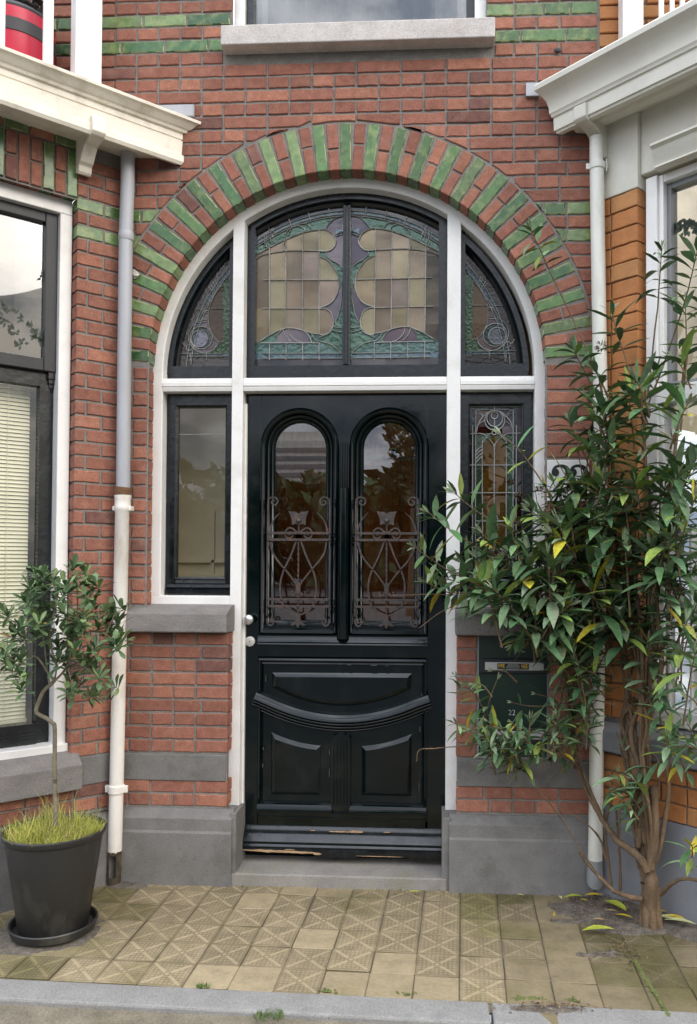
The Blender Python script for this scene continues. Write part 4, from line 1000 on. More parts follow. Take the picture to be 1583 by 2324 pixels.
m = MB(T=TLd); m.poly([(UC+.118, .145, .745), (1.1, .145, .745), (1.1, .145, 2.275), (UC+.118, .145, 2.275)]); m.build('pane', glassM, win)
# dark leaf shapes painted on the upper pane as its reflection of foliage
m = MB(T=TLd)
def flat_leaf(cx, cz, ang, l, w, y):
    c, s_ = math.cos(ang), math.sin(ang); P = [(0, 0), (.3, .5), (.6, .42), (1, 0), (.6, -.42), (.3, -.5)]
    m.prism([(cx+(a*l)*c-(q*w)*s_, cz+(a*l)*s_+(q*w)*c) for a, q in P], y, y+.0015)
def bl_px(x, y, v):
    P0 = PL+nL*v; d = ray(x, y); t = (P0-CAM).dot(nL)/d.dot(nL); p = CAM+d*t; return (p-P0).dot(dL), p.z
r2 = random.Random(3)
for (ax, ay, bx, by, n) in ((112, 500, 100, 560, 14), (110, 560, 95, 530, 8), (110, 640, 92, 625, 8), (108, 650, 102, 690, 9), (0, 690, 55, 725, 16), (0, 715, 60, 790, 16), (50, 720, 100, 780, 22), (70, 750, 110, 800, 22), (20, 740, 45, 790, 10)):
    for k in range(n):
        t = r2.random(); u, z = bl_px(ax+(bx-ax)*t+r2.uniform(-4, 4), ay+(by-ay)*t+r2.uniform(-5, 5), -.116)
        if u > UC+.118: flat_leaf(u, z, r2.uniform(0, 6.3), r2.uniform(.016, .032), r2.uniform(.009, .014), .1095)
m.build('leaf_reflection', reflleafM, win)
m = MB(T=TLd); m.poly([(UC+.10, .62, .5), (1.6, .62, .5), (1.6, .62, 3.4), (UC+.10, .62, 3.4)]); m.poly([(UC+.10, .17, .5), (UC+.10, .62, .5), (UC+.10, .62, 3.4), (UC+.10, .17, 3.4)]); m.build('dark_room', roomM, bay)
bl = MB(T=TLd); z = .76
while z < 2.32:
    a = [bl.pt((UC+.135, .205, z)), bl.pt((1.1, .205, z)), bl.pt((1.1, .213, z+.0150)), bl.pt((UC+.135, .213, z+.0150))]; bl.fc(a); z += .0178
for uu in (UC+.23, UC+.52): bl.tube([(uu, .200, .75), (uu, .200, 2.33)], .0014, 5)
bl.box(UC+.132, 1.1, .20, .225, .742, .757)
vb = bl.build('venetian_blind', blindM); tag(vb, 'cream slatted blind lowered behind the lower sash of the brick bay', 'blind')
# cornice
co = MB()
hprof(co, TL, [(-.02, 3.385), (.150, 3.372), (.163, 3.345), (.182, 3.342), (.190, 3.356), (.190, 3.385), (.183, 3.390), (.186, 3.455), (.180, 3.458), (.186, 3.462), (.186, 3.490), (.198, 3.492), (.203, 3.503), (.214, 3.508), (.226, 3.522), (.236, 3.531), (.244, 3.533), (.246, 3.545), (.235, 3.552), (-.02, 3.575)], -.3, 1.3, ue=lambda v: -v*1.07+.002)
cor = co.build('cornice', creamM, bay, smooth=28, label='flaking cream painted cornice on the brick bay')
m = MB(T=TL); pf = [(.0, 3.385), (.0, 3.235), (.03, 3.225), (.04, 3.235), (.045, 3.26), (.065, 3.27), (.085, 3.295), (.115, 3.325), (.165, 3.333), (.200, 3.336), (.214, 3.350), (.214, 3.395), (.206, 3.418), (.190, 3.424), (.15, 3.40)]
m.extrude(pf, .175, .235); m.build('bracket', creamM, bay, bevel=.004)
# balcony on top of the bay: posts, and a crimson tub
rail = thing('balcony_railing', 'white painted posts standing on the cream cornice of the brick bay', 'railing')
for (xa, xb, v0, v1) in ((172, 232, .05, .16), (100, 122, .12, .15), (-20, 12, .1, .16)):
    d_ = []
    for xx in (xa, xb):
        P0 = PL+nL*.10; r_ = ray(xx, 130); t = (P0-CAM).dot(nL)/r_.dot(nL); d_.append((CAM+r_*t-P0).dot(dL))
    m = MB(T=TL); u0, u1 = min(d_), max(d_); m.box(u0, u1, .10-(u1-u0)*.6, .10, 3.555, 4.7); m.build('post', whiteM, rail, bevel=.004)
m = MB(T=TL); m.box(-.02, 1.3, .05, .09, 4.45, 4.5); m.build('handrail', whiteM, rail, bevel=.004)
tub = thing('plastic_tub', 'crimson tub with a charcoal band, behind white posts above the cornice', 'tub')
tc_ = at(62, 60, -.16); tcx = tc_.x-.06
m = MB(); m.lathe((tcx, -.16, 3.575), [(.0, 0), (.15, 0), (.165, .02), (.178, .30), (.174, .335)], 32); m.build('body', redM, tub, smooth=40)
m = MB(); m.lathe((tcx, -.16, 3.575), [(.1745, .225), (.1795, .227), (.1815, .280), (.1765, .283)], 32); m.build('band', bandM, tub, smooth=40)
m = MB(); m.lathe((tcx, -.16, 3.575), [(.172, .335), (.175, .345), (.16, .365), (.10, .38), (0, .383)], 32); m.build('lid', bandM, tub, smooth=40)
cb = MB(); r3 = random.Random(5)
for k in range(16):
    rr = r3.uniform(.10, .16); zz = 3.575+.385+r3.uniform(0, .05); o = (r3.uniform(-.02, .02), r3.uniform(-.02, .02)); tl = r3.uniform(-.2, .2); ph = r3.uniform(0, 6)
    cb.tube([(tcx+o[0]+rr*math.cos(q*.3+ph), -.16+o[1]+rr*math.sin(q*.3+ph), zz+tl*rr*math.cos(q*.3)) for q in range(22)], .0032, 5)
for k in range(9):
    a0 = r3.uniform(.05, .16); h = r3.uniform(.08, .2); sx = r3.uniform(.5, 1)
    cb.tube([(tcx-.10+(.10+a0*1.6)*math.sin(math.pi*q/14)*sx+.16*q/14, -.20, 3.96+h*math.sin(math.pi*q/14)-.09*(q/14)**2) for q in range(15)], .0030, 5)
tag(cb.build('cable_coil', cableM), 'tangled black cables heaped on the crimson tub', 'cables')

# ------------------------------------------------------------------ neighbouring house on the right
nb = thing('neighbour_house', 'orange brick neighbouring house with grey cream cornice and bay window behind the bush', 'house')
OCH = .0775
o = MB()
# flush front wall above the cornice
zt = 4.30
for k in range(14):
    z1 = zt-.0655*k; a = 1.146+(0 if k % 2 else -.05)
    while a < 1.75:
        brick(o, rect(max(a, 1.146), min(a+.205, 1.75), z1-.0555, z1, 4, 2), orange(), 0); a += .215
o.poly([(1.14, .012, 3.35), (1.8, .012, 3.35), (1.8, .012, 4.5), (1.14, .012, 4.5)], None, 1)
o.T = TRd
cbricks(o, -.02, .224, 0, 20, OCH, orange, .235, .115, zt=3.118, jt=.006, depth=.07, first=.11)   # tall pier
k = 0
cbricks(o, -.02, 1.0, 30, 33, OCH, orange, .235, .118, zt=.633+OCH*30+.0, jt=.008, depth=.05)
# upper part hidden by the bush
cbricks(o, -.02, .224, 20, 30, OCH, orange, .235, .115, zt=3.118, jt=.006, depth=.07)
o.poly([(-.03, .011, .35), (.218, .011, .35), (.218, .011, 3.12), (-.03, .011, 3.12)], None, 1); o.poly([(-.03, .012, .35), (1.1, .012, .35), (1.1, .012, .64), (-.03, .012, .64)], None, 1)
o.poly([(.219, .011, .75), (.219, .11, .75), (.219, .11, 3.12), (.219, .011, 3.12)], None, 1)
o.build('wall', [orangeM, mortarM], nb)
m = MB(T=TRd); m.box(-.04, .228, -.004, .2, 3.122, 3.56); m.box(.228, 1.2, .02, .2, 3.18, 3.56)
m.build('frieze', creamNM, nb, bevel=.004)
m = MB(); hprof(m, TR, [(-.1, .405), (.003, .405), (.006, .395), (.012, .340), (.015, .30), (.022, .02), (.022, -.05), (-.1, -.05)], -.05, 1.2); m.build('plinth', plinthRM, nb, smooth=40)
m = MB(); hprof(m, TR, [(-.1, .80), (.01, .775), (.055, .745), (.055, .655), (-.1, .650)], -.03, 1.2); m.build('stone_sill', plinthRM, nb, bevel=.006)
# cornice
co = MB()
hprof(co, TR, [(-.03, 3.46), (.02, 3.452), (.03, 3.440), (.075, 3.440), (.085, 3.452), (.125, 3.450), (.128, 3.428), (.150, 3.430), (.152, 3.440), (.160, 3.442), (.162, 3.500), (.170, 3.503), (.172, 3.512), (.178, 3.520), (.180, 3.545), (.190, 3.575), (.210, 3.600), (.226, 3.612), (.236, 3.620), (.238, 3.640), (.228, 3.652), (-.03, 3.70)], -.3, 1.3, ue=lambda v: -v*.72+.012)
co.build('cornice', creamNM, nb, smooth=28, label='deep grey cream moulded cornice on the orange brick house')
m = MB(T=TR); pf = [(.0, 3.455), (.0, 3.315), (.02, 3.300), (.045, 3.300), (.052, 3.325), (.050, 3.36), (.060, 3.395), (.080, 3.408), (.105, 3.418), (.165, 3.422), (.178, 3.435), (.178, 3.492), (.168, 3.499), (.15, 3.47)]
m.extrude(pf, .015, .078); m.build('bracket', creamNM, nb, bevel=.004)
# hood mould and frame of the neighbour's window
m = MB(T=TR)
hprof(m, TR, [(-.02, 3.262), (.055, 3.258), (.060, 3.246), (.045, 3.236), (.040, 3.215), (.022, 3.19), (.018, 3.175), (.024, 3.165), (-.02, 3.160)], .318, 1.2)
m.build('hood_mould', creamNM, nb, smooth=30)
wq_ = MB(T=TRd); wq_.box(.246, .300, .03, .14, .80, 3.16); wq_.box(.300, .322, .045, .14, .80, 3.16); wq_.box(.322, 1.2, .046, .14, 3.125, 3.16)
wq_.box(.246, 1.2, .03, .14, 2.165, 2.235); wq_.box(.300, 1.2, .02, .14, .795, .862)
for k in range(6): wq_.box(.33+k*.10, .345+k*.10, .055, .10, .862, 1.62)
win = wq_.build('window', whiteM, nb, bevel=.004, label='white framed bay window of the orange brick house')
m = MB(T=TRd); m.box(.322, .342, .075, .13, 2.235, 3.125); m.box(.342, 1.2, .076, .13, 3.10, 3.125); m.box(.342, 1.2, .076, .13, 2.235, 2.26); m.build('sash', pvcM, win, bevel=.002)
m = MB(T=TRd); m.poly([(.342, .10, 2.25), (1.2, .10, 2.25), (1.2, .10, 3.11), (.342, .10, 3.11)]); m.build('pane', glassbM, win)
m = MB(T=TRd); m.poly([(.322, .11, .862), (1.2, .11, .862), (1.2, .11, 2.165), (.322, .11, 2.165)]); m.build('pane', glassM, win)
m = MB(T=TRd); m.poly([(.30, .40, .6), (1.5, .40, .6), (1.5, .40, 2.2), (.30, .40, 2.2)]); m.build('net_curtain', greycurtM, win)
m = MB(T=TRd); m.poly([(.2, .55, 2.1), (1.6, .55, 2.1), (1.6, .55, 3.3), (.2, .55, 3.3)]); m.poly([(.23, .15, 2.1), (.23, .55, 2.1), (.23, .55, 3.3), (.23, .15, 3.3)]); m.build('dim_room', hallM, nb)
# reflection of leaves on that pane, likewise put on as flat shapes
def br_px(x, y, v):
    P0 = PR+nR*v; d = ray(x, y); t = (P0-CAM).dot(nR)/d.dot(nR); p = CAM+d*t; return (p-P0).dot(dR), p.z
m = MB(T=TRd)
for k in range(60):
    t = r2.random(); u, z = br_px(1535+50*t+r2.uniform(-3, 3), 512+r2.uniform(-12, 14)*(0.5+math.sin(math.pi*t)), -.103)
    flat_leaf(u, z, r2.uniform(3.6, 5.8), r2.uniform(.02, .032), r2.uniform(.012, .018), .0975)
m.build('leaf_reflection', reflleafM, win)
# balcony posts over the cornice
rail2 = thing('balcony_railing', 'white posts above the grey cream cornice, in front of orange brick', 'railing')
for xa, xb in ((1414, 1461), (1497, 1508), (1522, 1532), (1545, 1556), (1570, 1583)):
    pa, pb = at(xa, 20, -.12), at(xb, 20, -.12); m = MB(); m.box(pa.x, pb.x, -.12, -.12+(pb.x-pa.x), 3.66, 4.6); m.build('post', whiteM, rail2, bevel=.003)

# ------------------------------------------------------------------ rainwater pipes
dp = thing('drainpipe', 'grey over cream rainwater pipe between the brick bay and the doorway', 'drainpipe')
def PY_(x, y, Y): p = at(x, y, Y); return (p.x, Y, p.z)
YP = -.055
m = MB(); m.tube([PY_(291, 318, YP), PY_(290, 420, YP), PY_(286, 540, YP), PY_(283, 800, YP), PY_(280, 1108, YP)], .0315, 20); m.build('upper_pipe', zincM, dp, smooth=50)
m = MB(); m.tube([PY_(287, 527, YP), PY_(287, 532, YP), PY_(286.8, 540, YP), PY_(286.6, 546, YP)], [.033, .0355, .0355, .033], 20); m.build('collar', zincM, dp, smooth=40)
m = MB(); m.tube([PY_(280, 1106, YP), PY_(279.5, 1112, YP), PY_(279.5, 1124, YP)], [.0385, .0395, .0385], 20); m.build('rusty_ring', rustM, dp, smooth=40)
m = MB(); m.tube([PY_(279.5, 1118, YP), PY_(279.5, 1126, YP), PY_(279, 1134, YP), PY_(279, 1146, YP), PY_(278.5, 1150, YP), PY_(278.5, 1158, YP), PY_(278, 1162, YP), PY_(271, 1500, YP), PY_(265, 1790, YP), PY_(261, 1932, YP)], [.037, .0385, .0355, .0355, .0375, .0375, .0318, .0318, .0318, .0318], 20); m.build('lower_pipe', creampipeM, dp, smooth=50)
m = MB(); q = PY_(278.5, 1154, YP); m.box(q[0]-.044, q[0]+.044, YP-.012, YP+.03, q[2]-.011, q[2]+.011); m.build('clamp', creampipeM, dp, bevel=.004)
m = MB(); m.tube([PY_(265, 1780, YP), PY_(265, 1783, YP), PY_(264.5, 1798, YP), PY_(264.5, 1801, YP)], [.034, .0375, .0375, .034], 20); q = PY_(265, 1790, YP); m.box(q[0]-.052, q[0]+.052, YP-.008, YP+.008, q[2]-.016, q[2]+.016); m.build('clamp', creampipeM, dp, bevel=.003)
# rotted foot: torn open tube
m = MB(); n = 26; rows = []
p0 = Vector(PY_(261, 1930, YP)); p1 = Vector(PY_(258.5, 2004, YP)); p1.z = max(p1.z, .0)
for i in range(10):
    t = i/9; c = p0.lerp(p1, t); rows.append([m.pt((c.x+(.032+.002*mnoise.noise((j*1.3, i*.7, 0)))*math.cos(2*math.pi*j/n), c.y+(.032+.003*mnoise.noise((j*1.1, i*.9, 4)))*math.sin(2*math.pi*j/n), c.z)) for j in range(n)])
for i in range(9):
    for j in range(n):
        ang = 2*math.pi*(j+.5)/n
        if 1 <= i <= 6 and abs(ang-1.53*math.pi) < .52: continue
        m.fc((rows[i][j], rows[i][(j+1) % n], rows[i+1][(j+1) % n], rows[i+1][j]))
m.build('rotted_foot', rottenM, dp, smooth=60)
dr = thing('drainpipe', 'off white rainwater pipe standing between the doorway and the orange brick house', 'drainpipe')
YQ = -.075
m = MB(); m.tube([PY_(1354, 312, YQ), PY_(1354, 372, YQ), PY_(1355, 376, YQ), PY_(1360, 700, YQ), PY_(1363, 888, YQ), PY_(1363.5, 892, YQ), PY_(1364, 955, YQ), PY_(1364, 960, YQ), PY_(1358, 1400, YQ), PY_(1353, 1850, YQ), PY_(1351, 1962, YQ)], [.030, .030, .0315, .0315, .0315, .0345, .0345, .0315, .0315, .0315, .0315], 20); m.build('pipe', whitepipeM, dr, smooth=40)
q = PY_(1356, 378, YQ); m = MB(); m.tube([(q[0], YQ, q[2]+.016), (q[0], YQ, q[2]+.014), (q[0], YQ, q[2]-.014), (q[0], YQ, q[2]-.016)], [.0335, .0365, .0365, .0335], 20); m.box(q[0]-.050, q[0]+.046, YQ-.006, YQ+.006, q[2]-.013, q[2]+.013); m.box(q[0]+.036, q[0]+.040, YQ-.016, YQ+.0, q[2]-.03, q[2]+.03); m.build('clamp', whitepipeM, dr, bevel=.002)
a = Vector(PY_(1351, 1950, YQ)); bq = Vector(PY_(1350, 2002, YQ))
m = MB(); n = 24; pts = [a, a.lerp(bq, .45), a.lerp(bq, .5), bq]; rr = [.0335, .0335, .0355, .0355]; rows = [[m.pt(p+Vector((r_*math.cos(2*math.pi*j/n), r_*math.sin(2*math.pi*j/n), (.02*math.sin(2*math.pi*j/n) if i == 3 else 0)))) for j in range(n)] for i, (p, r_) in enumerate(zip(pts, rr))]
for i in range(3):
    for j in range(n): m.fc((rows[i][j], rows[i][(j+1) % n], rows[i+1][(j+1) % n], rows[i+1][j]))
m.tube([bq+Vector((0, 0, .02)), bq+Vector((0, 0, .0))], .030, 20, mi=1)
m.build('pipe_shoe', [pvcM, inkM], dr, smooth=50)

# ------------------------------------------------------------------ letter box, number plate, vent
mbx = thing('letter_box', 'dark green letter box with two flaps set in the wall right of the door', 'letter box')
bx0, bx1, bz0, bz1 = .597, .915, .592, 1.158
m = MB(); m.box(bx0+.004, bx1-.004, .006, .3, bz0+.002, bz1-.002); m.build('front_plate', greenboxM, mbx, bevel=.002)
m = MB(); rframe(m, bx0-.001, bx1+.001, bz0-.001, bz1+.001, .006, .002, .02); m.build('surround', pvcM, mbx)
def flap(zc, stick):
    m = MB(); m.box(bx0+.010, bx1-.004, -.010, .008, zc-.034, zc+.034); f = m.build('flap', plastM, mbx, bevel=.005)
    m = MB(); m.box(bx0+.032, bx1-.022, -.0125, -.0095, zc-.018, zc+.018); m.build('flap_plate', alumM, f, bevel=.001)
    if stick:
        c = (bx0+bx1)/2+.003-.004; m = MB(); m.box(c-.071, c+.071, -.0136, -.0126, zc-.014, zc+.013); m.build('sticker', inkM, f)
        text_mesh('NEE', .026, (c-.052, -.0140, zc), yellM, f, bold=.0003, sx=.62); text_mesh('NEE', .026, (c+.052, -.0140, zc), yellM, f, bold=.0003, sx=.62)
        m = MB()
        for i in range(4):                                   # small print too fine to read: hair-thin broken rules
            a = c-.029+(.006 if i < 2 else 0)
            while a < c+.029-(.006 if i < 2 else 0):
                w = r2.uniform(.003, .008); m.box(a, a+w, -.0140, -.0137, zc+.0085-i*.0055, zc+.0100-i*.0055); a += w+.0018
        m.build('small_print', txtM, f)
flap(1.010, True); flap(.700, False)
text_mesh('n C', .034, (.790, .0052, 1.082), txtM, mbx, bold=-.0007, sx=.9)
text_mesh('22', .036, (.752, .0052, .797), txtM, mbx, sx=.95, bold=-.0007)
pl = at(1289, 1075, 0); npl = thing('number_plate', 'white enamel house number plate showing 22, half covered by leaves', 'number plate')
m = MB(); m.box(.908, 1.098, -.008, .004, 1.760, 1.948); m.build('plate', tileM, npl, bevel=.003)
def two(cx, cz, h):
    g = MB(); w = h*.30
    P = [(-.30, .22), (-.22, .40), (-.02, .47), (.20, .40), (.28, .22), (.20, .02), (.0, -.18), (-.20, -.36), (-.28, -.44)]
    W_ = [.10, .10, .10, .16, .20, .17, .12, .07, .05]
    Q = smoothpts([(a*h*.95, b_*h) for a, b_ in P], 4); Lr, Rr = [], []
    for i, p in enumerate(Q):
        t = (Q[min(i+1, len(Q)-1)]-Q[max(i-1, 0)]).normalized(); f_ = i/(len(Q)-1)*(len(W_)-1); i0 = min(int(f_), len(W_)-2); w = (W_[i0]+(W_[i0+1]-W_[i0])*(f_-i0))*h/2
        Lr.append((cx+p.x-t.y*w, cz+p.y+t.x*w)); Rr.append((cx+p.x+t.y*w, cz+p.y-t.x*w))
    for i in range(len(Q)-1): g.poly([(Lr[i][0], -.0092, Lr[i][1]), (Lr[i+1][0], -.0092, Lr[i+1][1]), (Rr[i+1][0], -.0092, Rr[i+1][1]), (Rr[i][0], -.0092, Rr[i][1])])
    g.prism([(cx+a*h*.95, cz+b_*h) for a, b_ in arc(-.20, .23, .145, 0, 340, 14)], -.0094, -.008)
    g.prism([(cx+a*h, cz+b_*h) for a, b_ in [(-.29, -.49), (.25, -.49), (.31, -.25), (.27, -.25), (.20, -.34), (-.05, -.34), (-.24, -.42)]], -.0093, -.008)
    return g
for cx in (.968, 1.048): two(cx, 1.862, .125).build('numeral', inkM, npl)
vt = thing('air_vent', 'grey louvred vent on the brick between the side window and the drainpipe', 'vent')
va, vb_ = at(1281, 1212, 0), at(1331, 1296, 0)
m = MB(); rframe(m, va.x, vb_.x, vb_.z-.02, va.z, .010, -.022, .004); m.build('frame', pvcM, vt, bevel=.002)
m = MB(); z = vb_.z-.008
while z < va.z-.012:
    m.prism([(va.x+.010, z), (vb_.x-.010, z), (vb_.x-.010, z+.005), (va.x+.010, z+.005)], -.018, -.004); z += .0105
m.poly([(va.x+.01, -.003, vb_.z-.01), (vb_.x-.01, -.003, vb_.z-.01), (vb_.x-.01, -.003, va.z-.01), (va.x+.01, -.003, va.z-.01)])
m.build('louvre', alumM, vt)

# ------------------------------------------------------------------ ground
def mktile(name, base):
    m = bpy.data.materials.new(name); m.use_nodes = True; t = m.node_tree; N = t.nodes; L = t.links; b = N['Principled BSDF']; b.inputs['Roughness'].default_value = .9; b.inputs['Specular IOR Level'].default_value = .25
    uv = N.new('ShaderNodeUVMap'); sx = N.new('ShaderNodeSeparateXYZ'); L.new(uv.outputs[0], sx.inputs[0])
    def mth(op, a, b_=None, c=None):
        n = N.new('ShaderNodeMath'); n.operation = op
        for i, v in enumerate((a, b_, c)):
            if v is None: continue
            if isinstance(v, (int, float)): n.inputs[i].default_value = v
            else: L.new(v, n.inputs[i])
        return n.outputs[0]
    u, v = sx.outputs[0], sx.outputs[1]
    s_, d_ = mth('ADD', u, v), mth('SUBTRACT', u, v)
    d1 = mth('ABSOLUTE', d_); d2 = mth('ABSOLUTE', mth('SUBTRACT', s_, 1.0)); dia = mth('MINIMUM', d1, d2)
    bar = mth('LESS_THAN', dia, .058)
    cen = mth('MAXIMUM', mth('ABSOLUTE', mth('SUBTRACT', u, .5)), mth('ABSOLUTE', mth('SUBTRACT', v, .5)))
    notc = mth('GREATER_THAN', cen, .080); edge = mth('LESS_THAN', cen, .442); knob = mth('LESS_THAN', mth('MINIMUM', mth('MAXIMUM', d1, d2), 1.0), .062); bar = mth('MAXIMUM', mth('MULTIPLY', bar, mth('MULTIPLY', notc, edge)), knob)
    gap = mth('GREATER_THAN', dia, .085)
    h1 = mth('LESS_THAN', mth('PINGPONG', mth('MULTIPLY', u, 20.0), 1.0), .55); h2 = mth('LESS_THAN', mth('PINGPONG', mth('MULTIPLY', v, 20.0), 1.0), .55)
    dots = mth('MULTIPLY', mth('MULTIPLY', h1, h2), mth('MULTIPLY', gap, edge))
    pat = mth('MAXIMUM', bar, mth('MULTIPLY', dots, .6))
    rim = mth('GREATER_THAN', cen, .478)
    at_ = N.new('ShaderNodeAttribute'); at_.attribute_name = 'col'; sc = N.new('ShaderNodeSeparateColor'); L.new(at_.outputs['Color'], sc.inputs[0])
    wear, bri, hue = sc.outputs[0], sc.outputs[1], sc.outputs[2]
    geo = N.new('ShaderNodeNewGeometry')
    def nz(s, d=5): n = N.new('ShaderNodeTexNoise'); n.inputs['Scale'].default_value = s; n.inputs['Detail'].default_value = d; L.new(geo.outputs['Position'], n.inputs['Vector']); return n.outputs[0]
    big = nz(2.2, 6); fine = nz(60); mid = nz(14, 8)
    wr_ = mth('MULTIPLY', mth('MINIMUM', mth('ADD', wear, mth('MULTIPLY', mth('SUBTRACT', mid, .5), 1.2)), 1.0), 1.0); wr_ = mth('MAXIMUM', wr_, 0.0)
    keep = mth('SUBTRACT', 1.0, wr_)
    # recesses toned darker than the raised pattern, less so on worn tiles
    tone = mth('ADD', .60, mth('MULTIPLY', pat, .45)); tone = mth('ADD', mth('MULTIPLY', tone, keep), mth('MULTIPLY', .93, wr_))
    tone = mth('MULTIPLY', tone, mth('ADD', .72, mth('MULTIPLY', fine, .42))); tone = mth('MULTIPLY', tone, mth('ADD', .75, mth('MULTIPLY', mid, .5))); tone = mth('MULTIPLY', tone, bri)
    c0 = N.new('ShaderNodeMix'); c0.data_type = 'RGBA'; c0.inputs[6].default_value = (*base, 1); c0.inputs[7].default_value = (.19, .165, .065, 1)
    ms = mth('MINIMUM', mth('MAXIMUM', mth('MULTIPLY', mth('SUBTRACT', mth('ADD', big, mth('MULTIPLY', hue, .30)), .56), 5.0), 0), .8); L.new(ms, c0.inputs[0])
    vm = N.new('ShaderNodeVectorMath'); vm.operation = 'SCALE'; L.new(c0.outputs[2], vm.inputs[0]); L.new(tone, vm.inputs['Scale']); L.new(vm.outputs[0], b.inputs['Base Color'])
    hgt = mth('ADD', mth('MULTIPLY', mth('MULTIPLY', pat, keep), 1.0), mth('MULTIPLY', fine, .35)); hgt = mth('SUBTRACT', hgt, mth('MULTIPLY', rim, .8))
    bp = N.new('ShaderNodeBump'); bp.inputs['Strength'].default_value = .8; bp.inputs['Distance'].default_value = .004; L.new(hgt, bp.inputs['Height']); L.new(bp.outputs[0], b.inputs['Normal'])
    return m
tilepM = mktile('cross_tile', (.355, .285, .175))
ROT = R(-2.0); ca, sa = math.cos(ROT), math.sin(ROT)
def G(a, b_): return (a*ca-b_*sa+.201, a*sa+b_*ca+.028)      # tile grid to ground
tm = bpy.data.meshes.new('paving'); TV, TF, TC, TUV = [], [], [], []
r4 = random.Random(11)
TS = .1605
plain_ = {(1, 5), (-1, 5), (0, 5)} 
for i in range(-10, 12):
    for j in range(0, 7 if i < 20 else 8):
        cx, cy = (i+.5)*TS, -(j+.5)*TS
        if j == 6: 
            if i < 3: continue
        q = [G(i*TS+.0010, -(j+1)*TS+.0010), G((i+1)*TS-.0010, -(j+1)*TS+.0010), G((i+1)*TS-.0010, -j*TS-.0010), G(i*TS+.0010, -j*TS-.0010)]
        gx, gy = G(cx, cy)
        # not under the bays
        if (Vector((gx, gy, 0))-PL).dot(nL) < -.10 and gx < -1.0: continue
        if (Vector((gx, gy, 0))-PR).dot(nR) < -.10 and gx > 1.0: continue
        far = abs(gx+.1)/1.1; wear = .03+.5*max(0, far-.45)+r4.uniform(-.1, .25)
        if r4.random() < .14 or (j == 5 and i in (-4, -3, -1, 1)) or (gx > .62 and r4.random() < .55): wear = 1.3
        if gx > .95: wear = max(wear, .4)
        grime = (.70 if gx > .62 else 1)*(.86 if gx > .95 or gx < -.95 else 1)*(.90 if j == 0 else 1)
        hz = r4.uniform(-.0018, .0018)+(.004 if (j == 4 and i == -1) else 0); tx, ty = r4.uniform(-.003, .003), r4.uniform(-.003, .003)
        rot = (r4.random() < .5); bri = r4.uniform(.92, 1.09); hue = max(0, min(1, r4.uniform(-.3, .25)+.6*max(0, abs(gx)-.4)))
        n0 = len(TV); z = [hz+tx*((k in (1, 2))-.5)+ty*((k > 1)-.5) for k in range(4)]
        ja = r4.uniform(-.002, .002)
        for k in range(4): TV.append((q[k][0]+ja, q[k][1]+r4.uniform(-.0012, .0012), z[k]))
        for k in range(4): TV.append((q[k][0]+ja, q[k][1], -.04))
        TF.append((n0, n0+1, n0+2, n0+3)); TUV.append([(0, 0), (1, 0), (1, 1), (0, 1)])
        for k in range(4): TF.append((n0+k, n0+4+k, n0+4+(k+1) % 4, n0+(k+1) % 4)); TUV.append([(.5, .3)]*4)
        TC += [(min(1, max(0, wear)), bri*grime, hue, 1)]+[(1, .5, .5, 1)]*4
tm.from_pydata(TV, [], TF); ul = tm.uv_layers.new(name='UVMap')
ul.data.foreach_set('uv', [c for f in TUV for p in f for c in p]); at_ = tm.attributes.new('col', 'FLOAT_COLOR', 'FACE'); at_.data.foreach_set('color', [c for q in TC for c in q])
tm.materials.append(tilepM); pav = bpy.data.objects.new('pavement', tm); COL.objects.link(pav); pav['kind'] = 'structure'
b_ = pav.modifiers.new('edge', 'BEVEL'); b_.width = .0025; b_.segments = 1; b_.limit_method = 'ANGLE'
m = MB()
N_ = 60
def bump2(x, y): return .010*mnoise.noise((x*3, y*3, 0))+.006*mnoise.noise((x*11, y*11, 3))
m.poly([(-1.75, -1.0, -.006), (1.9, -1.0, -.006), (1.9, .25, -.006), (-1.75, .25, -.006)])
m.build('ground', sandM)['kind'] = 'structure'
# kerb stones: three lengths end to end
kb = [(-1.9, .585), (.595, 1.42), (1.43, 2.2)]
def kp(x, o): return (x, -.932-.026*(x-.1)-o)
m = MB()
for a, c in kb[:2]:
    P = [kp(a, 0), kp(c, 0), kp(c, .128), kp(a, .128)]; i0 = [m.pt((p[0], p[1], -.30)) for p in P]; i1 = [m.pt((p[0], p[1], .002)) for p in P]
    m.fc(i1)
    for k in range(4): m.fc((i0[k], i0[(k+1) % 4], i1[(k+1) % 4], i1[k]))
m.build('kerb', kerbM, bevel=.008)['kind'] = 'structure'
m = MB(); nx, ny = 120, 14; rows = []
for j in range(ny+1):
    rows.append([m.pt((-3+6.4*i/nx, -1.02-.026*(-3+6.4*i/nx)-1.6*j/ny, -.018+.006*mnoise.noise((i*.22, j*.9, 0))+.004*mnoise.noise((i*.9, j*3, 5)))) for i in range(nx+1)])
for j in range(ny):
    for i in range(nx): m.fc((rows[j][i], rows[j][i+1], rows[j+1][i+1], rows[j+1][i]))
m.build('sidewalk', streetM, smooth=60)['kind'] = 'structure'
m = MB(); m.poly([(-900, -900, -.06), (900, -900, -.06), (900, -2.4, -.06), (-900, -2.4, -.06)]); m.build('road', asphM)['kind'] = 'structure'
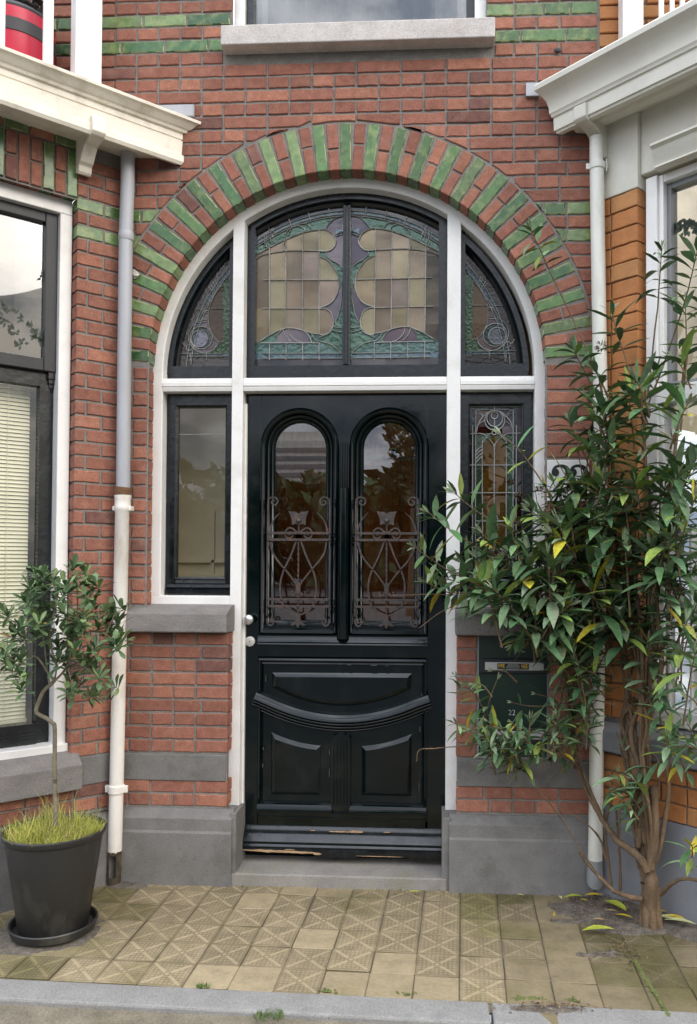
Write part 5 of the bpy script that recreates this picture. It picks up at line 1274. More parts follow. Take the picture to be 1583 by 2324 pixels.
# earth: along the wall, by the pot and round the bush
MOUNDS = []
def soil_h(x, y):
    return max([0]+[h*(1-min(1, math.hypot(((x-cx)*math.cos(ro)+(y-cy)*math.sin(ro))/(rx*1.1), (-(x-cx)*math.sin(ro)+(y-cy)*math.cos(ro))/(ry*1.1)))**2) for cx, cy, rx, ry, h, ro in MOUNDS])
def mound(cx, cy, rx, ry, h, seed, n=40, rings=10, rot=0.0):
    m = MB(); rows = []; MOUNDS.append((cx, cy, rx, ry, h+.006, rot)); cr_, sr_2 = math.cos(rot), math.sin(rot)
    for i in range(rings+1):
        t = i/rings; rows.append([])
        for j in range(n):
            an = 2*math.pi*j/n; k = 1+.28*mnoise.noise((math.cos(an)*1.6+seed, math.sin(an)*1.6, seed))+.12*mnoise.noise((math.cos(an)*5+seed, math.sin(an)*5, 1))
            ex, ey = rx*k*t*math.cos(an), ry*k*t*math.sin(an); x, y = cx+ex*cr_-ey*sr_2, cy+ex*sr_2+ey*cr_
            z = (h*(1-t*t)+.006*mnoise.noise((x*30, y*30, seed))+.004*mnoise.noise((x*80, y*80, seed)))*(1-t**6)+.003-.012*t**8
            rows[-1].append(m.pt((x, y, z)))
    for i in range(rings):
        for j in range(n): m.fc((rows[i][j], rows[i][(j+1) % n], rows[i+1][(j+1) % n], rows[i+1][j]))
    return m
for i, (px, py, rx, ry, h) in enumerate(((1420, 2066, .36, .16, .016), (1250, 2022, .16, .05, .014), (110, 2110, .27, .25, .004), (1240, 2292, .135, .030, .006), (1385, 2165, .06, .030, .005), (1330, 2168, .045, .02, .004), (1440, 2105, .24, .07, .008), (290, 2008, .12, .05, .006), (1290, 2092, .09, .03, .003), (750, 2003, .28, .016, .007))):
    g = onz(px, py); so_ = mound(g.x, g.y, rx, ry, h, i*3.7).build('soil', soilM, smooth=70); so_['kind'] = 'stuff'
bk = TR(.40, .03, 0); so_ = mound(bk.x, bk.y, .42, .13, .030, 5.5, rot=R(-45)).build('soil', soilM, smooth=70); so_['kind'] = 'stuff'
# moss along joints
mo = MB()
for k in range(520):
    tp = r4.random()
    if tp < .35: px, py = 1050+r4.uniform(0, 280), 2012+r4.gauss(0, 5)
    elif tp < .5: px, py = 540+r4.uniform(-12, 25), 1985+r4.gauss(0, 12)
    elif tp < .75: t = r4.random(); px, py = 1440+80*t, 2180+130*t
    elif tp < .85: px, py = 250+r4.uniform(-8, 40), 1995+r4.gauss(0, 6)
    else: q_ = r4.choice([742, 930, 1180, 1215, 1300]); px, py = q_+r4.gauss(0, 9), 2250+(q_-740)*.035+r4.gauss(0, 2.5)
    g = onz(px+r4.uniform(-3, 3), py); mo.ball((g.x, g.y, .002), r4.uniform(.002, .0055), 1.3, 1.3, .6, 4)
o = mo.build('moss', mossM, smooth=70); o['kind'] = 'stuff'
lit = MB()
for k in range(900):
    tp = r4.random()
    if tp < .5: px, py = 1380+r4.gauss(0, 60), 2060+r4.gauss(0, 22)
    elif tp < .62: px, py = 1420+r4.gauss(0, 25), 2165+r4.gauss(0, 16)
    elif tp < .74: px, py = r4.uniform(530, 900), 2004+r4.gauss(0, 3.5)
    elif tp < .86: px, py = r4.uniform(880, 1350), 2018+r4.gauss(0, 6)
    else: px, py = 1240+r4.gauss(0, 60), 2290+r4.gauss(0, 6)
    g = onz(px, py); s_ = r4.uniform(.003, .009); an = r4.uniform(0, 6.3); c = r4.choice([(.10, .06, .035), (.18, .11, .06), (.06, .04, .03), (.25, .17, .10)])
    zb = .004+soil_h(g.x, g.y); ax, ay = math.cos(an)*s_, math.sin(an)*s_
    lit.poly([(g.x-ax, g.y-ay, zb), (g.x+ay*.4, g.y-ax*.4, zb+.003), (g.x+ax, g.y+ay, zb+.002), (g.x-ay*.4, g.y+ax*.4, zb+.004)], c)
o = lit.build('litter', leafM); o['kind'] = 'stuff'

# ------------------------------------------------------------------ plants
def leaf(mb, p, d, up, L_, w, col, droop=.5, fold=.25, back=None, n=5, tipw=.0, wav=0):
    """one leaf blade: midrib bending down along its length, two half blades folded up along it"""
    d = d.normalized(); side = d.cross(up)
    side = side.normalized() if side.length > 1e-4 else d.orthogonal().normalized()
    upn = side.cross(d).normalized(); P = p.copy(); rows = []; dd = d.copy(); st = L_/n
    shp = [.10, .55, .92, 1.0, .84, .50, .03] if n == 6 else [.10, .62, .98, .92, .62, .04] if n == 5 else [.12, .80, 1.0, .06]
    if tipw: shp = [.10, .40, .70, .98, 1.0, .25]
    for k in range(n+1):
        ww = w*.5*shp[k]*(1+wav*rnd.uniform(-1, 1)); lift = upn*(ww*fold)
        rows.append((mb.pt(P+side*ww+lift), mb.pt(P), mb.pt(P-side*ww+lift)))
        dd = (dd-Vector((0, 0, 1))*droop/n*.9).normalized(); upn = side.cross(dd).normalized(); P = P+dd*st
    c2 = back or tuple(x*.93 for x in col)
    for k in range(n):
        a, b_ = rows[k], rows[k+1]; mb.fc((a[0], a[1], b_[1], b_[0]), col); mb.fc((a[1], a[2], b_[2], b_[1]), c2)
r5 = random.Random(21)
def bushcol(tip=0.0):
    k = r5.random(); b_ = r5.uniform(.75, 1.3)
    if tip > .85: c = (.20, .25, .14)
    elif k < .035: c = (.36, .30, .03)
    elif k < .15: c = (.20, .27, .06)
    elif k < .35: c = (.185, .265, .145)
    elif k < .70: c = (.112, .190, .088)
    else: c = (.072, .138, .058)
    return tuple(x*b_ for x in c)
bush = thing('butterfly_bush', 'large leggy green shrub growing against the wall right of the door', 'bush')
BASE = at(1478, 2052, -.34); BASE.z = max(.01, BASE.z)
def wallY(px): return 0 if px < 1352 else -(px-1352)/231*.37
def bp3(px, py, off): return at(px, py, wallY(px)-off)
stems = MB(); fol = MB()
def stem(P, r0, r1, sub=5, wob=.004, ns=7):
    Q = smoothpts(P, sub); n = len(Q)
    for i in range(1, n-1): Q[i] = Q[i]+Vector([wob*mnoise.noise(Q[i]*9+Vector((k*5, 0, 0))) for k in range(3)])
    stems.tube(Q, [(r0+(r1-r0)*i/(n-1))*(1+(.22 if r0 > .01 else .10)*mnoise.noise(Q[i]*38)) for i in range(n)], ns); return Q
def z6(x, y, off): return bp3((2000+x/2.905)/SC, (2500+y/2.905)/SC, off)
# butt and heavy stems
for k in range(7):
    an = k*.9+.3; stem([BASE+Vector((math.cos(an)*.026, math.sin(an)*.024, .07+.05*math.sin(k*2.1))), BASE+Vector((math.cos(an)*.026, math.sin(an)*.024, .0)), BASE+Vector((math.cos(an)*.038, math.sin(an)*.034, -.12))], .013, .018, wob=.008, ns=8)
stem([BASE+Vector((0, 0, -.10)), z6(960, 1980, .16), z6(945, 1830, .15), z6(930, 1740, .15)], .031, .021, wob=.012, ns=14)
stem([z6(905, 1930, .14), z6(870, 1700, .13), z6(880, 1400, .12)], .022, .015, wob=.01, ns=12)
stem([z6(950, 1760, .16), z6(990, 1500, .16), z6(1000, 1200, .16), z6(985, 905, .16)], .022, .016, wob=.006, ns=10)
stem([z6(920, 1800, .18), z6(860, 1680, .19), z6(740, 1570, .20), z6(620, 1480, .20), z6(540, 1370, .19), z6(440, 1240, .17)], .018, .011, wob=.006, ns=10)
stem([z6(440, 1240, .17), z6(340, 1060, .16), z6(210, 760, .14), bp3(1300, 1640, .15), bp3(1275, 1560, .18)], .010, .004)
stem([z6(450, 1250, .17), z6(300, 880, .14), z6(170, 540, .12), bp3(1290, 1580, .14), bp3(1265, 1480, .16), bp3(1230, 1420, .2)], .009, .004)
stem([z6(860, 2080, .2), z6(720, 2050, .25), z6(570, 2000, .26), z6(450, 1880, .24), z6(330, 1750, .22), z6(212, 1585, .20)], .012, .006)
stem([z6(820, 1540, .17), z6(855, 1300, .16), z6(845, 1000, .16), z6(790, 700, .16), z6(720, 450, .16), z6(650, 200, .17), bp3(1455, 1560, .18), bp3(1430, 1400, .2), bp3(1400, 1230, .2), bp3(1370, 1100, .2)], .013, .006)
stem([z6(905, 1500, .16), z6(880, 1050, .16), z6(830, 700, .18), z6(760, 250, .2), bp3(1500, 1540, .2), bp3(1490, 1350, .22), bp3(1470, 1100, .22), bp3(1455, 900, .22)], .015, .006)
stem([z6(900, 1700, .14), z6(830, 1200, .13), z6(740, 850, .12), z6(700, 300, .13), bp3(1430, 1550, .15), bp3(1400, 1400, .16), bp3(1350, 1200, .18)], .014, .006)
stem([z6(1010, 1700, .14), z6(1070, 1450, .13), z6(1110, 1200, .12), z6(1140, 900, .12), z6(1110, 600, .13), bp3(1515, 1650, .14)], .012, .006)
stem([z6(920, 1100, .14), z6(900, 500, .15), z6(930, 150, .15), bp3(1475, 1500, .18), bp3(1500, 1300, .2), bp3(1535, 1000, .2), bp3(1560, 800, .2)], .012, .006)
stem([z6(860, 1200, .15), z6(870, 600, .18), z6(850, 200, .2), bp3(1460, 1500, .22), bp3(1440, 1300, .24), bp3(1390, 1050, .26), bp3(1360, 850, .25)], .012, .006)
stem([z6(1060, 2030, .2), z6(1180, 1920, .24), z6(1300, 1870, .25), z6(1440, 1885, .24)], .009, .006)
stem([z6(545, 1960, .10), z6(500, 1550, .09), z6(480, 1300, .10), z6(560, 1000, .11)], .006, .005)
stem([z6(640, 1990, .10), z6(635, 1600, .10), z6(612, 1400, .11), z6(590, 1150, .12)], .006, .005)
stem([z6(490, 1660, .18), z6(420, 1450, .2), z6(300, 1310, .22), z6(0, 1105, .26)], .006, .002)
stem([z6(1000, 1650, .12), z6(1020, 1100, .11), z6(1045, 700, .1), z6(960, 560, .1)], .006, .004)
stem([z6(820, 1500, .17), z6(770, 1300, .17), z6(745, 1000, .17), z6(690, 700, .17), z6(600, 350, .17)], .007, .004)
for k in range(12):
    bx = 870+r5.uniform(-60, 130); tx, ty = r5.choice([(1440, 1250), (1475, 1180), (1500, 1260), (1410, 1300), (1455, 1320), (1530, 1300)]); of = r5.uniform(.10, .24)
    stem([z6(bx, 1750+r5.uniform(-60, 120), .14), z6(bx-r5.uniform(10, 60), 1200, of), z6(bx-r5.uniform(0, 130), 600, of), z6(bx-r5.uniform(0, 160), 150, of), bp3(tx+r5.uniform(-15, 15), ty+140, of), bp3(tx+r5.uniform(-25, 25), ty, of+.05)], r5.uniform(.006, .010), .004)
HUBS = [(1300, 1640), (1275, 1560), (1430, 1400), (1400, 1230), (1370, 1100), (1490, 1350), (1470, 1100), (1455, 900), (1400, 1400), (1350, 1200), (1475, 1500), (1500, 1300), (1535, 1000), (1440, 1300), (1390, 1050), (1360, 880), (1230, 1420), (1560, 820), (1515, 1620)]
CLEAR = [(1250, 1340, 1036, 1080, .93), (1090, 1245, 1484, 1532, .85), (1130, 1196, 1600, 1642, .9), (1062, 1182, 900, 1120, .8), (1062, 1150, 1120, 1220, .6), (1283, 1328, 1215, 1292, .5), (1186, 1216, 1458, 1484, .9), (1090, 1240, 1536, 1602, .75)]
def shoot(P, Ls=.105, npair=6, r0=.0042, tip=True, dens=1.0):
    """leafy shoot: decussate pairs, largest in the middle, pale young pair at the tip"""
    Q = stem(P, r0, .0018, 4, .003, 5); n = len(Q); tot = sum((Q[i+1]-Q[i]).length for i in range(n-1)); gap = .030
    s = tot; k = 0; acc = [0]
    for i in range(n-1): acc.append(acc[-1]+(Q[i+1]-Q[i]).length)
    ph = r5.uniform(0, 3.14)
    while s > .01 and k < npair*1.3:
        i = max(j for j in range(n) if acc[j] <= s+1e-9); i = min(i, n-2); t = (s-acc[i])/max(1e-6, acc[i+1]-acc[i]); p = Q[i].lerp(Q[i+1], t); ax = (Q[i+1]-Q[i]).normalized()
        e1 = ax.orthogonal().normalized(); e2 = ax.cross(e1); f = k/npair
        size = Ls*min(1, .42+1.2*f)*r5.uniform(.75, 1.2)
        for sgn in (0, math.pi):
            an = ph+sgn+(math.pi/2 if k % 2 else 0)+r5.uniform(-.35, .35); out = e1*math.cos(an)+e2*math.sin(an)
            spread = .35+.9*min(1, f*1.6); d = (ax*(1-min(.85, f*.9))*1.1+out*spread+Vector((0, 0, .12))).normalized()
            if k == 0 and tip: leaf(fol, p, (ax+out*.22), out.cross(ax), size*.75, size*.2, (.24, .28, .17), .1, .5); continue
            if r5.random() > dens: continue
            qx, qy = proj(p+d*size*.55+Vector((0, 0, -size*.15))); px0, py0 = proj(p)
            if any((a0 < qx < a1 and b0 < qy < b1 or a0 < px0 < a1 and b0 < py0 < b1) and r5.random() < pr for a0, a1, b0, b1, pr in CLEAR): continue
            c = bushcol(); leaf(fol, p, d, Vector((0, 0, 1))+out*.2, size, size*r5.uniform(.19, .28), c, r5.choice([r5.uniform(0, .7), r5.uniform(.3, 1.5)]), r5.uniform(.1, .45), back=tuple(v*r5.uniform(.78, 1.18) for v in c), n=6, wav=.14)
        s -= gap*(.55+.6*min(1, f*1.4)); k += 1
def shoot_px(tip, root, off=None, Ls=.12, npair=6, mid=None, dens=1.0):
    o = off if off is not None else r5.uniform(.14, .36)
    a = bp3(root[0], root[1], o); b_ = bp3(tip[0], tip[1], o+r5.uniform(-.03, .10))
    m_ = bp3(mid[0], mid[1], o) if mid else a.lerp(b_, .5)+Vector((0, 0, .02))
    shoot([a, m_, b_], Ls, npair, dens=dens)
# shoots that make the outline, read one by one
for t, r_, o, L_, n_, md in (
    ((1203, 518), (1390, 920), .16, .082, 5, (1272, 665)), ((1503, 562), (1470, 900), .22, .08, 6, (1492, 700)), ((1387, 702), (1470, 960), .2, .09, 6, (1420, 815)), ((1300, 788), (1400, 1010), .2, .085, 7, (1345, 880)),
    ((1556, 680), (1545, 980), .26, .10, 7, (1558, 800)), ((1585, 560), (1480, 900), .2, .10, 7, (1550, 700)), ((1289, 950), (1370, 1150), .24, .085, 5, None), ((1137, 984), (1255, 1130), .26, .10, 5, (1190, 1035)),
    ((1264, 1045), (1340, 1200), .3, .10, 6, None), ((1459, 985), (1470, 1160), .3, .10, 6, None), ((1031, 1118), (1180, 1210), .26, .105, 5, (1090, 1165)), ((973, 1163), (1130, 1265), .26, .105, 5, (1040, 1215)),
    ((940, 1240), (1090, 1330), .24, .09, 5, (1010, 1290)), ((962, 1318), (1110, 1345), .24, .09, 6, (1020, 1345)), ((1000, 1310), (1120, 1370), .2, .10, 5, None),
    ((1137, 1372), (1260, 1420), .28, .105, 6, (1190, 1375)), ((1162, 1462), (1260, 1420), .26, .085, 6, (1205, 1430)), ((1337, 1262), (1350, 1420), .36, .12, 6, None), ((1419, 1232), (1430, 1400), .38, .12, 6, None),
    ((1300, 1462), (1330, 1600), .34, .085, 7, None), ((1303, 1500), (1330, 1640), .3, .085, 7, None), ((1129, 1542), (1100, 1640), .12, .075, 5, None), ((1064, 1560), (1110, 1640), .12, .08, 6, None),
    ((1162, 1594), (1260, 1605), .13, .05, 3, (1200, 1602)), ((1216, 1575), (1290, 1620), .14, .07, 5, None), ((1030, 1640), (1180, 1690), .22, .075, 6, (1085, 1668)), ((1065, 1655), (1190, 1700), .22, .08, 5, None),
    ((1108, 1640), (1180, 1720), .24, .095, 6, None), ((1204, 1632), (1200, 1720), .26, .09, 6, None), ((1262, 1622), (1280, 1720), .26, .07, 6, None), ((1338, 1602), (1330, 1700), .3, .07, 6, None),
    ((1110, 1712), (1190, 1705), .24, .08, 5, None), ((1216, 1716), (1240, 1660), .26, .075, 5, None), ((1409, 1686), (1420, 1720), .22, .05, 4, None), ((1516, 1668), (1520, 1740), .26, .10, 5, None),
    ((1490, 1566), (1500, 1650), .24, .08, 5, None), ((1405, 1752), (1412, 1800), .26, .095, 4, None), ((1408, 1826), (1408, 1900), .22, .06, 4, None), ((1572, 1920), (1570, 1975), .22, .085, 5, None),
    ((1254, 1092), (1290, 1190), .2, .08, 5, None), ((1290, 1096), (1325, 1200), .24, .08, 5, None), ((1325, 1094), (1350, 1200), .22, .085, 5, None), ((1236, 1100), (1270, 1200), .26, .08, 5, None), ((1268, 1110), (1300, 1215), .16, .08, 5, None), ((1345, 830), (1400, 960), .24, .1, 6, None), ((1425, 880), (1440, 1020), .26, .11, 6, None), ((1330, 900), (1390, 1040), .28, .1, 6, None),
    ((1560, 1640), (1580, 1700), .2, .08, 5, None), ((1350, 1640), (1320, 1700), .24, .06, 5, None)):
    shoot_px(t, r_, o, L_*1.36, n_, md)
MASS = [(1310, 960), (1390, 850), (1450, 820), (1500, 780), (1585, 720), (1590, 1560), (1500, 1520), (1400, 1450), (1330, 1600), (1290, 1600), (1255, 1470), (1200, 1390), (1060, 1350), (985, 1310), (1030, 1240), (1130, 1190), (1210, 1110), (1290, 1090)]
cnt = 0
while cnt < 125:
    x, y = r5.uniform(960, 1592), r5.uniform(740, 1700)
    if not inpoly(x, y, MASS): continue
    if x > 1400 and y > 1420 and r5.random() < .6: continue
    if y < 1000 and r5.random() < .45: continue
    if 1235 < x < 1345 and 1035 < y < 1100 and r5.random() < .8: continue
    hx, hy = min(HUBS, key=lambda h: (h[0]-x)**2+(h[1]-y-60)**2); l = math.hypot(hx-x, hy-y) or 1; k = min(1, 170/l)
    rt_ = (x+(hx-x)*k*.6+r5.uniform(-40, 40), y+abs(hy-y)*k*.5+r5.uniform(50, 110))
    shoot_px((x, y), rt_, r5.uniform(.09, .40), r5.uniform(.135, .19), r5.randint(5, 6), dens=.9); cnt += 1
for (poly_, num, lo, hi) in (([(1020, 1630), (1130, 1610), (1240, 1600), (1330, 1680), (1235, 1745), (1110, 1735), (1080, 1690)], 17, .075, .11), ([(1230, 1400), (1340, 1380), (1350, 1600), (1260, 1600)], 10, .08, .12), ([(1030, 1530), (1130, 1520), (1140, 1600), (1060, 1610)], 4, .07, .09), ([(1440, 1560), (1590, 1560), (1590, 1720), (1480, 1700)], 7, .09, .12), ([(1390, 1730), (1440, 1730), (1430, 1850), (1395, 1850)], 5, .08, .11)):
    q_ = 0
    while q_ < num:
        x, y = r5.uniform(1000, 1592), r5.uniform(1370, 1860)
        if not inpoly(x, y, poly_): continue
        if 1090 < x < 1245 and 1480 < y < 1620 and r5.random() < .9: continue
        shoot_px((x, y), (x+r5.uniform(10, 75), y+r5.uniform(25, 80)), r5.uniform(.12, .32), r5.uniform(lo, hi), r5.randint(4, 6)); q_ += 1
# bare twigs
for P in ([(1130, 1355), (1060, 1352), (960, 1350), (878, 1350)], [(1150, 1400), (1090, 1360), (1010, 1385), (952, 1425)], [(1100, 1690), (1040, 1692), (990, 1698), (952, 1702), (945, 1728)], [(1200, 1765), (1260, 1840), (1320, 1930), (1350, 1975)],
          [(1300, 1380), (1240, 1400), (1210, 1440), (1168, 1500)], [(1290, 1720), (1320, 1640), (1330, 1580), (1300, 1530)], [(1270, 1720), (1262, 1650), (1280, 1600)], [(1340, 1560), (1400, 1440), (1470, 1420)], [(1400, 1600), (1340, 1590), (1290, 1600)]):
    o_ = r5.uniform(.16, .28); stem([bp3(a, b_, o_) for a, b_ in P], .0032, .0014, 5, .006, 5)
for i, v in enumerate(stems.v):
    if v.z < 1.0: stems.v[i] = v+Vector([.0035*mnoise.noise(Vector((v.x*70, v.y*70, v.z*22+k*9))) for k in range(3)])*max(0, min(1, 1.25-v.z*1.1))
stems.build('stem', barkM, bush, smooth=70); fol.build('foliage', leafM, bush, smooth=70)
for (px, py, o_, s_) in ((1252, 1159, .36, 1.25), (1225, 1110, .3, .6), (1160, 1095, .26, .6), (1178, 1125, .28, .7), (1175, 1185, .3, .6), (1545, 1215, .34, .9), (1365, 785, .2, 1.0), (1540, 1345, .34, 1.1), (1490, 1475, .3, .9), (1435, 1590, .2, .7), (1255, 1725, .26, .7), (1310, 1740, .26, .6)):
    h = MB(); c = bp3(px, py, o_)
    for k in range(90):
        v = Vector((r5.gauss(0, 1), r5.gauss(0, 1), r5.gauss(0, .6))); v = v*(.017*s_/max(.6, v.length)); p = c+v*r5.uniform(.5, 1.4)
        cc_ = r5.choice([(.05, .028, .016), (.09, .05, .028), (.13, .08, .045)]); leaf(h, p, v+Vector((0, 0, .2*s_*.02)), Vector((r5.uniform(-1, 1), r5.uniform(-1, 1), 1)), .011*s_+.003, .005, cc_, .1, .2, n=3)
    h.build('seed_head', leafM, bush)

# fallen leaves, each one a thing
def fallen(px, py, ln, ang, col, label, w=.26, lift=.004):
    g = onz(px, py); z = lift+.010+soil_h(g.x, g.y); g = onz(px, py, z); m = MB()
    k = (g-PR).dot(nR)
    if g.x > 1.12 and k < .065: g = g+nR*(.065-k)
    if g.x < 1.14 and g.y > -.095: g.y = -.095
    z = lift+.010+soil_h(g.x, g.y)
    leaf(m, Vector((g.x-math.cos(ang)*ln/2, g.y-math.sin(ang)*ln/2, z+.004)), Vector((math.cos(ang), math.sin(ang), .16)), Vector((0, 0, 1)), ln, ln*w, col, .26, .45, wav=.1)
    tag(m.build('fallen_leaf', leafM, smooth=70), label, 'leaf', 'fallen leaves on the paving')
YEL, YGR, PAL, TAN = (.50, .36, .03), (.36, .40, .05), (.45, .46, .22), (.40, .27, .12)
for a in ((1359, 2108, .13, .12, YGR, 'long yellow green leaf lying alone on bare flagstone by the kerb side'), (1398, 2056, .12, -1.0, YGR, 'large yellow green leaf propped against the foot of the bush', .4),
          (1348, 2037, .085, .05, YEL, 'yellow leaf lying across the mouth of the right drainpipe'), (1302, 2040, .085, .25, YGR, 'narrow green yellow leaf lying left of the right drainpipe'), (1272, 2041, .04, -1.3, PAL, 'small pale leaf on the earth near the plinth corner'),
          (1327, 2047, .04, -.5, YEL, 'small orange yellow leaf just under the right drainpipe'), (1418, 2075, .07, -.5, YEL, 'curled yellow leaf on litter below the bush stump'), (1360, 2088, .05, -.2, TAN, 'pale tan leaf on dark litter before the bush'),
          (1388, 2066, .05, -.1, TAN, 'dry cream leaf beside the dark litter heap'), (1258, 2078, .035, 1.5, YEL, 'tiny upright yellow leaf on the grey flagstone'), (1492, 2072, .08, .0, YEL, 'bright yellow leaf at the foot of the grey plinth'),
          (1545, 2093, .12, -.35, PAL, 'long cream leaf furthest along the grey plinth'), (1530, 2085, .09, -.3, YEL, 'thin ochre leaf between cream leaf and plinth'), (1515, 2084, .1, -.45, PAL, 'pale limp leaf at the plinth near the bush'),
          (943, 2002, .055, .1, YGR, 'single green yellow leaf lying before the doorstep'), (1176, 2010, .035, -.3, PAL, 'pale leaf beside the weed at the right plinth')):
    fallen(*a)

# weeds
def weed(px, py, h, n, L_, label, cat='weed', name='weed'):
    g = onz(px, py); m = MB(); t = thing(name, label, cat); c = Vector((g.x, g.y, 0)); st = MB()
    st.tube([c, c+Vector((.004, -.003, h*.5)), c+Vector((.0, -.006, h))], [.003, .0025, .0015], 6); st.build('stem', leafM if False else grassM, t)
    for k in range(n):
        an = k*2.4; f = (k+1)/n; p = c+Vector((0, -.004, h*f)); leaf(m, p, Vector((math.cos(an), math.sin(an), .35)), Vector((0, 0, 1)), L_*(1.2-.5*f), L_*.5, (.07*r5.uniform(.8, 1.3), .16, .05), .5, .25)
    m.build('foliage', leafM, t, smooth=70)
weed(1113, 2018, .075, 8, .045, 'small leafy green weed growing at the foot of the right plinth')
weed(1078, 2022, .022, 7, .02, 'low green seedling flat in the paving left of the taller weed')
def tuft(px, py, n, h, spread, col, label, Z=0.0, rad=None):
    g = onz(px, py, Z); m = MB()
    for k in range(n):
        a = r5.uniform(0, 6.3); q = spread*math.sqrt(r5.random()); p = Vector((g.x+q*math.cos(a)*1.5, g.y+q*math.sin(a), Z-.004)); hh = h*r5.uniform(.4, 1.1); ln = Vector((r5.gauss(0, .35), r5.gauss(0, .35), 1)).normalized()
        c = tuple(x*r5.uniform(.7, 1.25) for x in col); s_ = Vector((math.cos(a), math.sin(a), 0))*.0011; t = p+ln*hh+Vector((r5.gauss(0, .3), r5.gauss(0, .3), -.1))*hh*.4; md = p+ln*hh*.6
        m.poly([p-s_, p+s_, md+s_*.8, md-s_*.8], c); m.poly([md-s_*.8, md+s_*.8, t], c)
    o = m.build('grass_tuft', grassM); tag(o, label, 'grass'); return o
tuft(612, 2305, 200, .022, .035, (.09, .15, .03), 'tuft of short green grass by the kerb at the bottom edge'); tuft(462, 2240, 100, .022, .016, (.10, .17, .03), 'green grass tuft in the joint between paving and kerb')
tuft(540, 1985, 90, .04, .03, (.14, .12, .05), 'dry brown tuft at the left corner of the doorstep')

# pot, saucer and the little tree
pc = Vector((-1.112, -.535, 0))
sau = MB(); sau.lathe(pc, [(0, .012), (.146, .012), (.158, .016), (.168, .046), (.165, .050), (.159, .048), (.150, .024), (0, .022)], 48)
tag(sau.build('pot_saucer', potM, smooth=40), 'round black saucer under the tapered black flower pot', 'saucer')
PH = .385
pot = MB(); pot.lathe(pc+Vector((0, 0, .022)), [(0, .0), (.126, .0), (.131, .006), (.183, PH-.028), (.190, PH-.022), (.195, PH-.012), (.197, PH), (.190, PH+.004), (.182, PH-.004), (.175, PH-.05), (0, PH-.05)], 64)
tag(pot.build('flower_pot', potM, smooth=40), 'tapered black flower pot holding a small tree and bright grass', 'flower pot')
sm = MB(); sm.lathe(pc+Vector((0, 0, .022)), [(0, PH-.030), (.10, PH-.033), (.176, PH-.046)], 32); o = sm.build('soil', soilM, smooth=60); o['kind'] = 'stuff'
gm_ = MB(); top = pc+Vector((0, 0, .022+PH-.04))
for k in range(3600):
    a = r5.uniform(0, 6.3); q = .172*math.sqrt(r5.random()); p = top+Vector((q*math.cos(a), q*math.sin(a), 0)); h = r5.uniform(.03, .11)*(.55+.9*abs(mnoise.noise((p.x*9, p.y*9, 2)))*1.6)
    if r5.random() < .08: h *= 1.8
    ln = Vector((r5.gauss(0, .28)+.2*math.cos(a), r5.gauss(0, .28)+.2*math.sin(a), 1)).normalized(); c = r5.choice([(.44, .45, .07), (.50, .47, .09), (.32, .37, .06), (.46, .36, .16), (.22, .27, .05)])
    s_ = Vector((r5.uniform(-1, 1), r5.uniform(-1, 1), 0)).normalized()*.0010; md = p+ln*h*.6; t = p+ln*h+Vector((r5.gauss(0, .25), r5.gauss(0, .25), -.15))*h*.5
    gm_.poly([p-s_, p+s_, md+s_*.8, md-s_*.8], c); gm_.poly([md-s_*.8, md+s_*.8, t], c)
o = gm_.build('pot_grass', grassM); o['kind'] = 'stuff'; o['label'] = 'bright yellow green grass covering the soil of the black pot'; o['category'] = 'grass'
tree = thing('potted_tree', 'small evergreen tree with a crooked bare stem growing in the black pot', 'tree')
def z7(x, y, Y): return at((x/2.3231)/SC, (1950+y/2.3231)/SC, Y)
tk = MB(); YT = -.53
def tbr(P, r0, r1, Y0=YT, Y1=None):
    n = len(P); Q = smoothpts([z7(x, y, Y0+((Y1 if Y1 is not None else Y0)-Y0)*i/(n-1)) for i, (x, y) in enumerate(P)], 5)
    tk.tube(Q, [r0+(r1-r0)*i/(len(Q)-1) for i in range(len(Q))], 8); return Q
tbr([(465, 2330), (462, 2150), (456, 1990), (456, 1800), (458, 1600), (455, 1500), (440, 1480), (390, 1440), (330, 1410), (302, 1380), (322, 1310), (345, 1250), (372, 1205), (420, 1160), (455, 1125)], .0092, .0075)
tbr([(455, 1125), (400, 1060), (350, 980), (305, 930), (240, 900), (210, 770), (195, 650), (180, 690)], .0052, .002, YT, -.58)
tbr([(410, 1150), (400, 1060), (385, 950), (368, 800), (340, 650), (300, 480), (270, 300)], .0042, .002, YT, -.46)
tbr([(450, 1130), (500, 1085), (550, 1020), (575, 970), (600, 850), (640, 650), (645, 480), (650, 300)], .005, .002, YT, -.55)
tbr([(455, 1125), (470, 1000), (430, 860), (420, 700), (470, 480), (450, 320)], .004, .002, YT, -.60)
tbr([(500, 1085), (590, 1000), (680, 960), (745, 900), (755, 700), (745, 560)], .0035, .0018, YT, -.5)
tbr([(560, 1020), (700, 1010), (800, 930), (900, 700), (960, 560)], .0035, .0016, YT, -.62)
tbr([(700, 1010), (790, 1080), (860, 1130), (940, 1160)], .0026, .0014, -.57, -.62); tbr([(240, 900), (120, 920), (60, 980), (160, 1150)], .0026, .0014, -.57, -.6); tbr([(210, 770), (120, 640), (20, 590)], .0026, .0014, -.57, -.6); tbr([(575, 970), (580, 1080), (620, 1180)], .0022, .0014, -.53, -.6)
tk.build('trunk', barkgM, tree, smooth=70)
cr = MB()
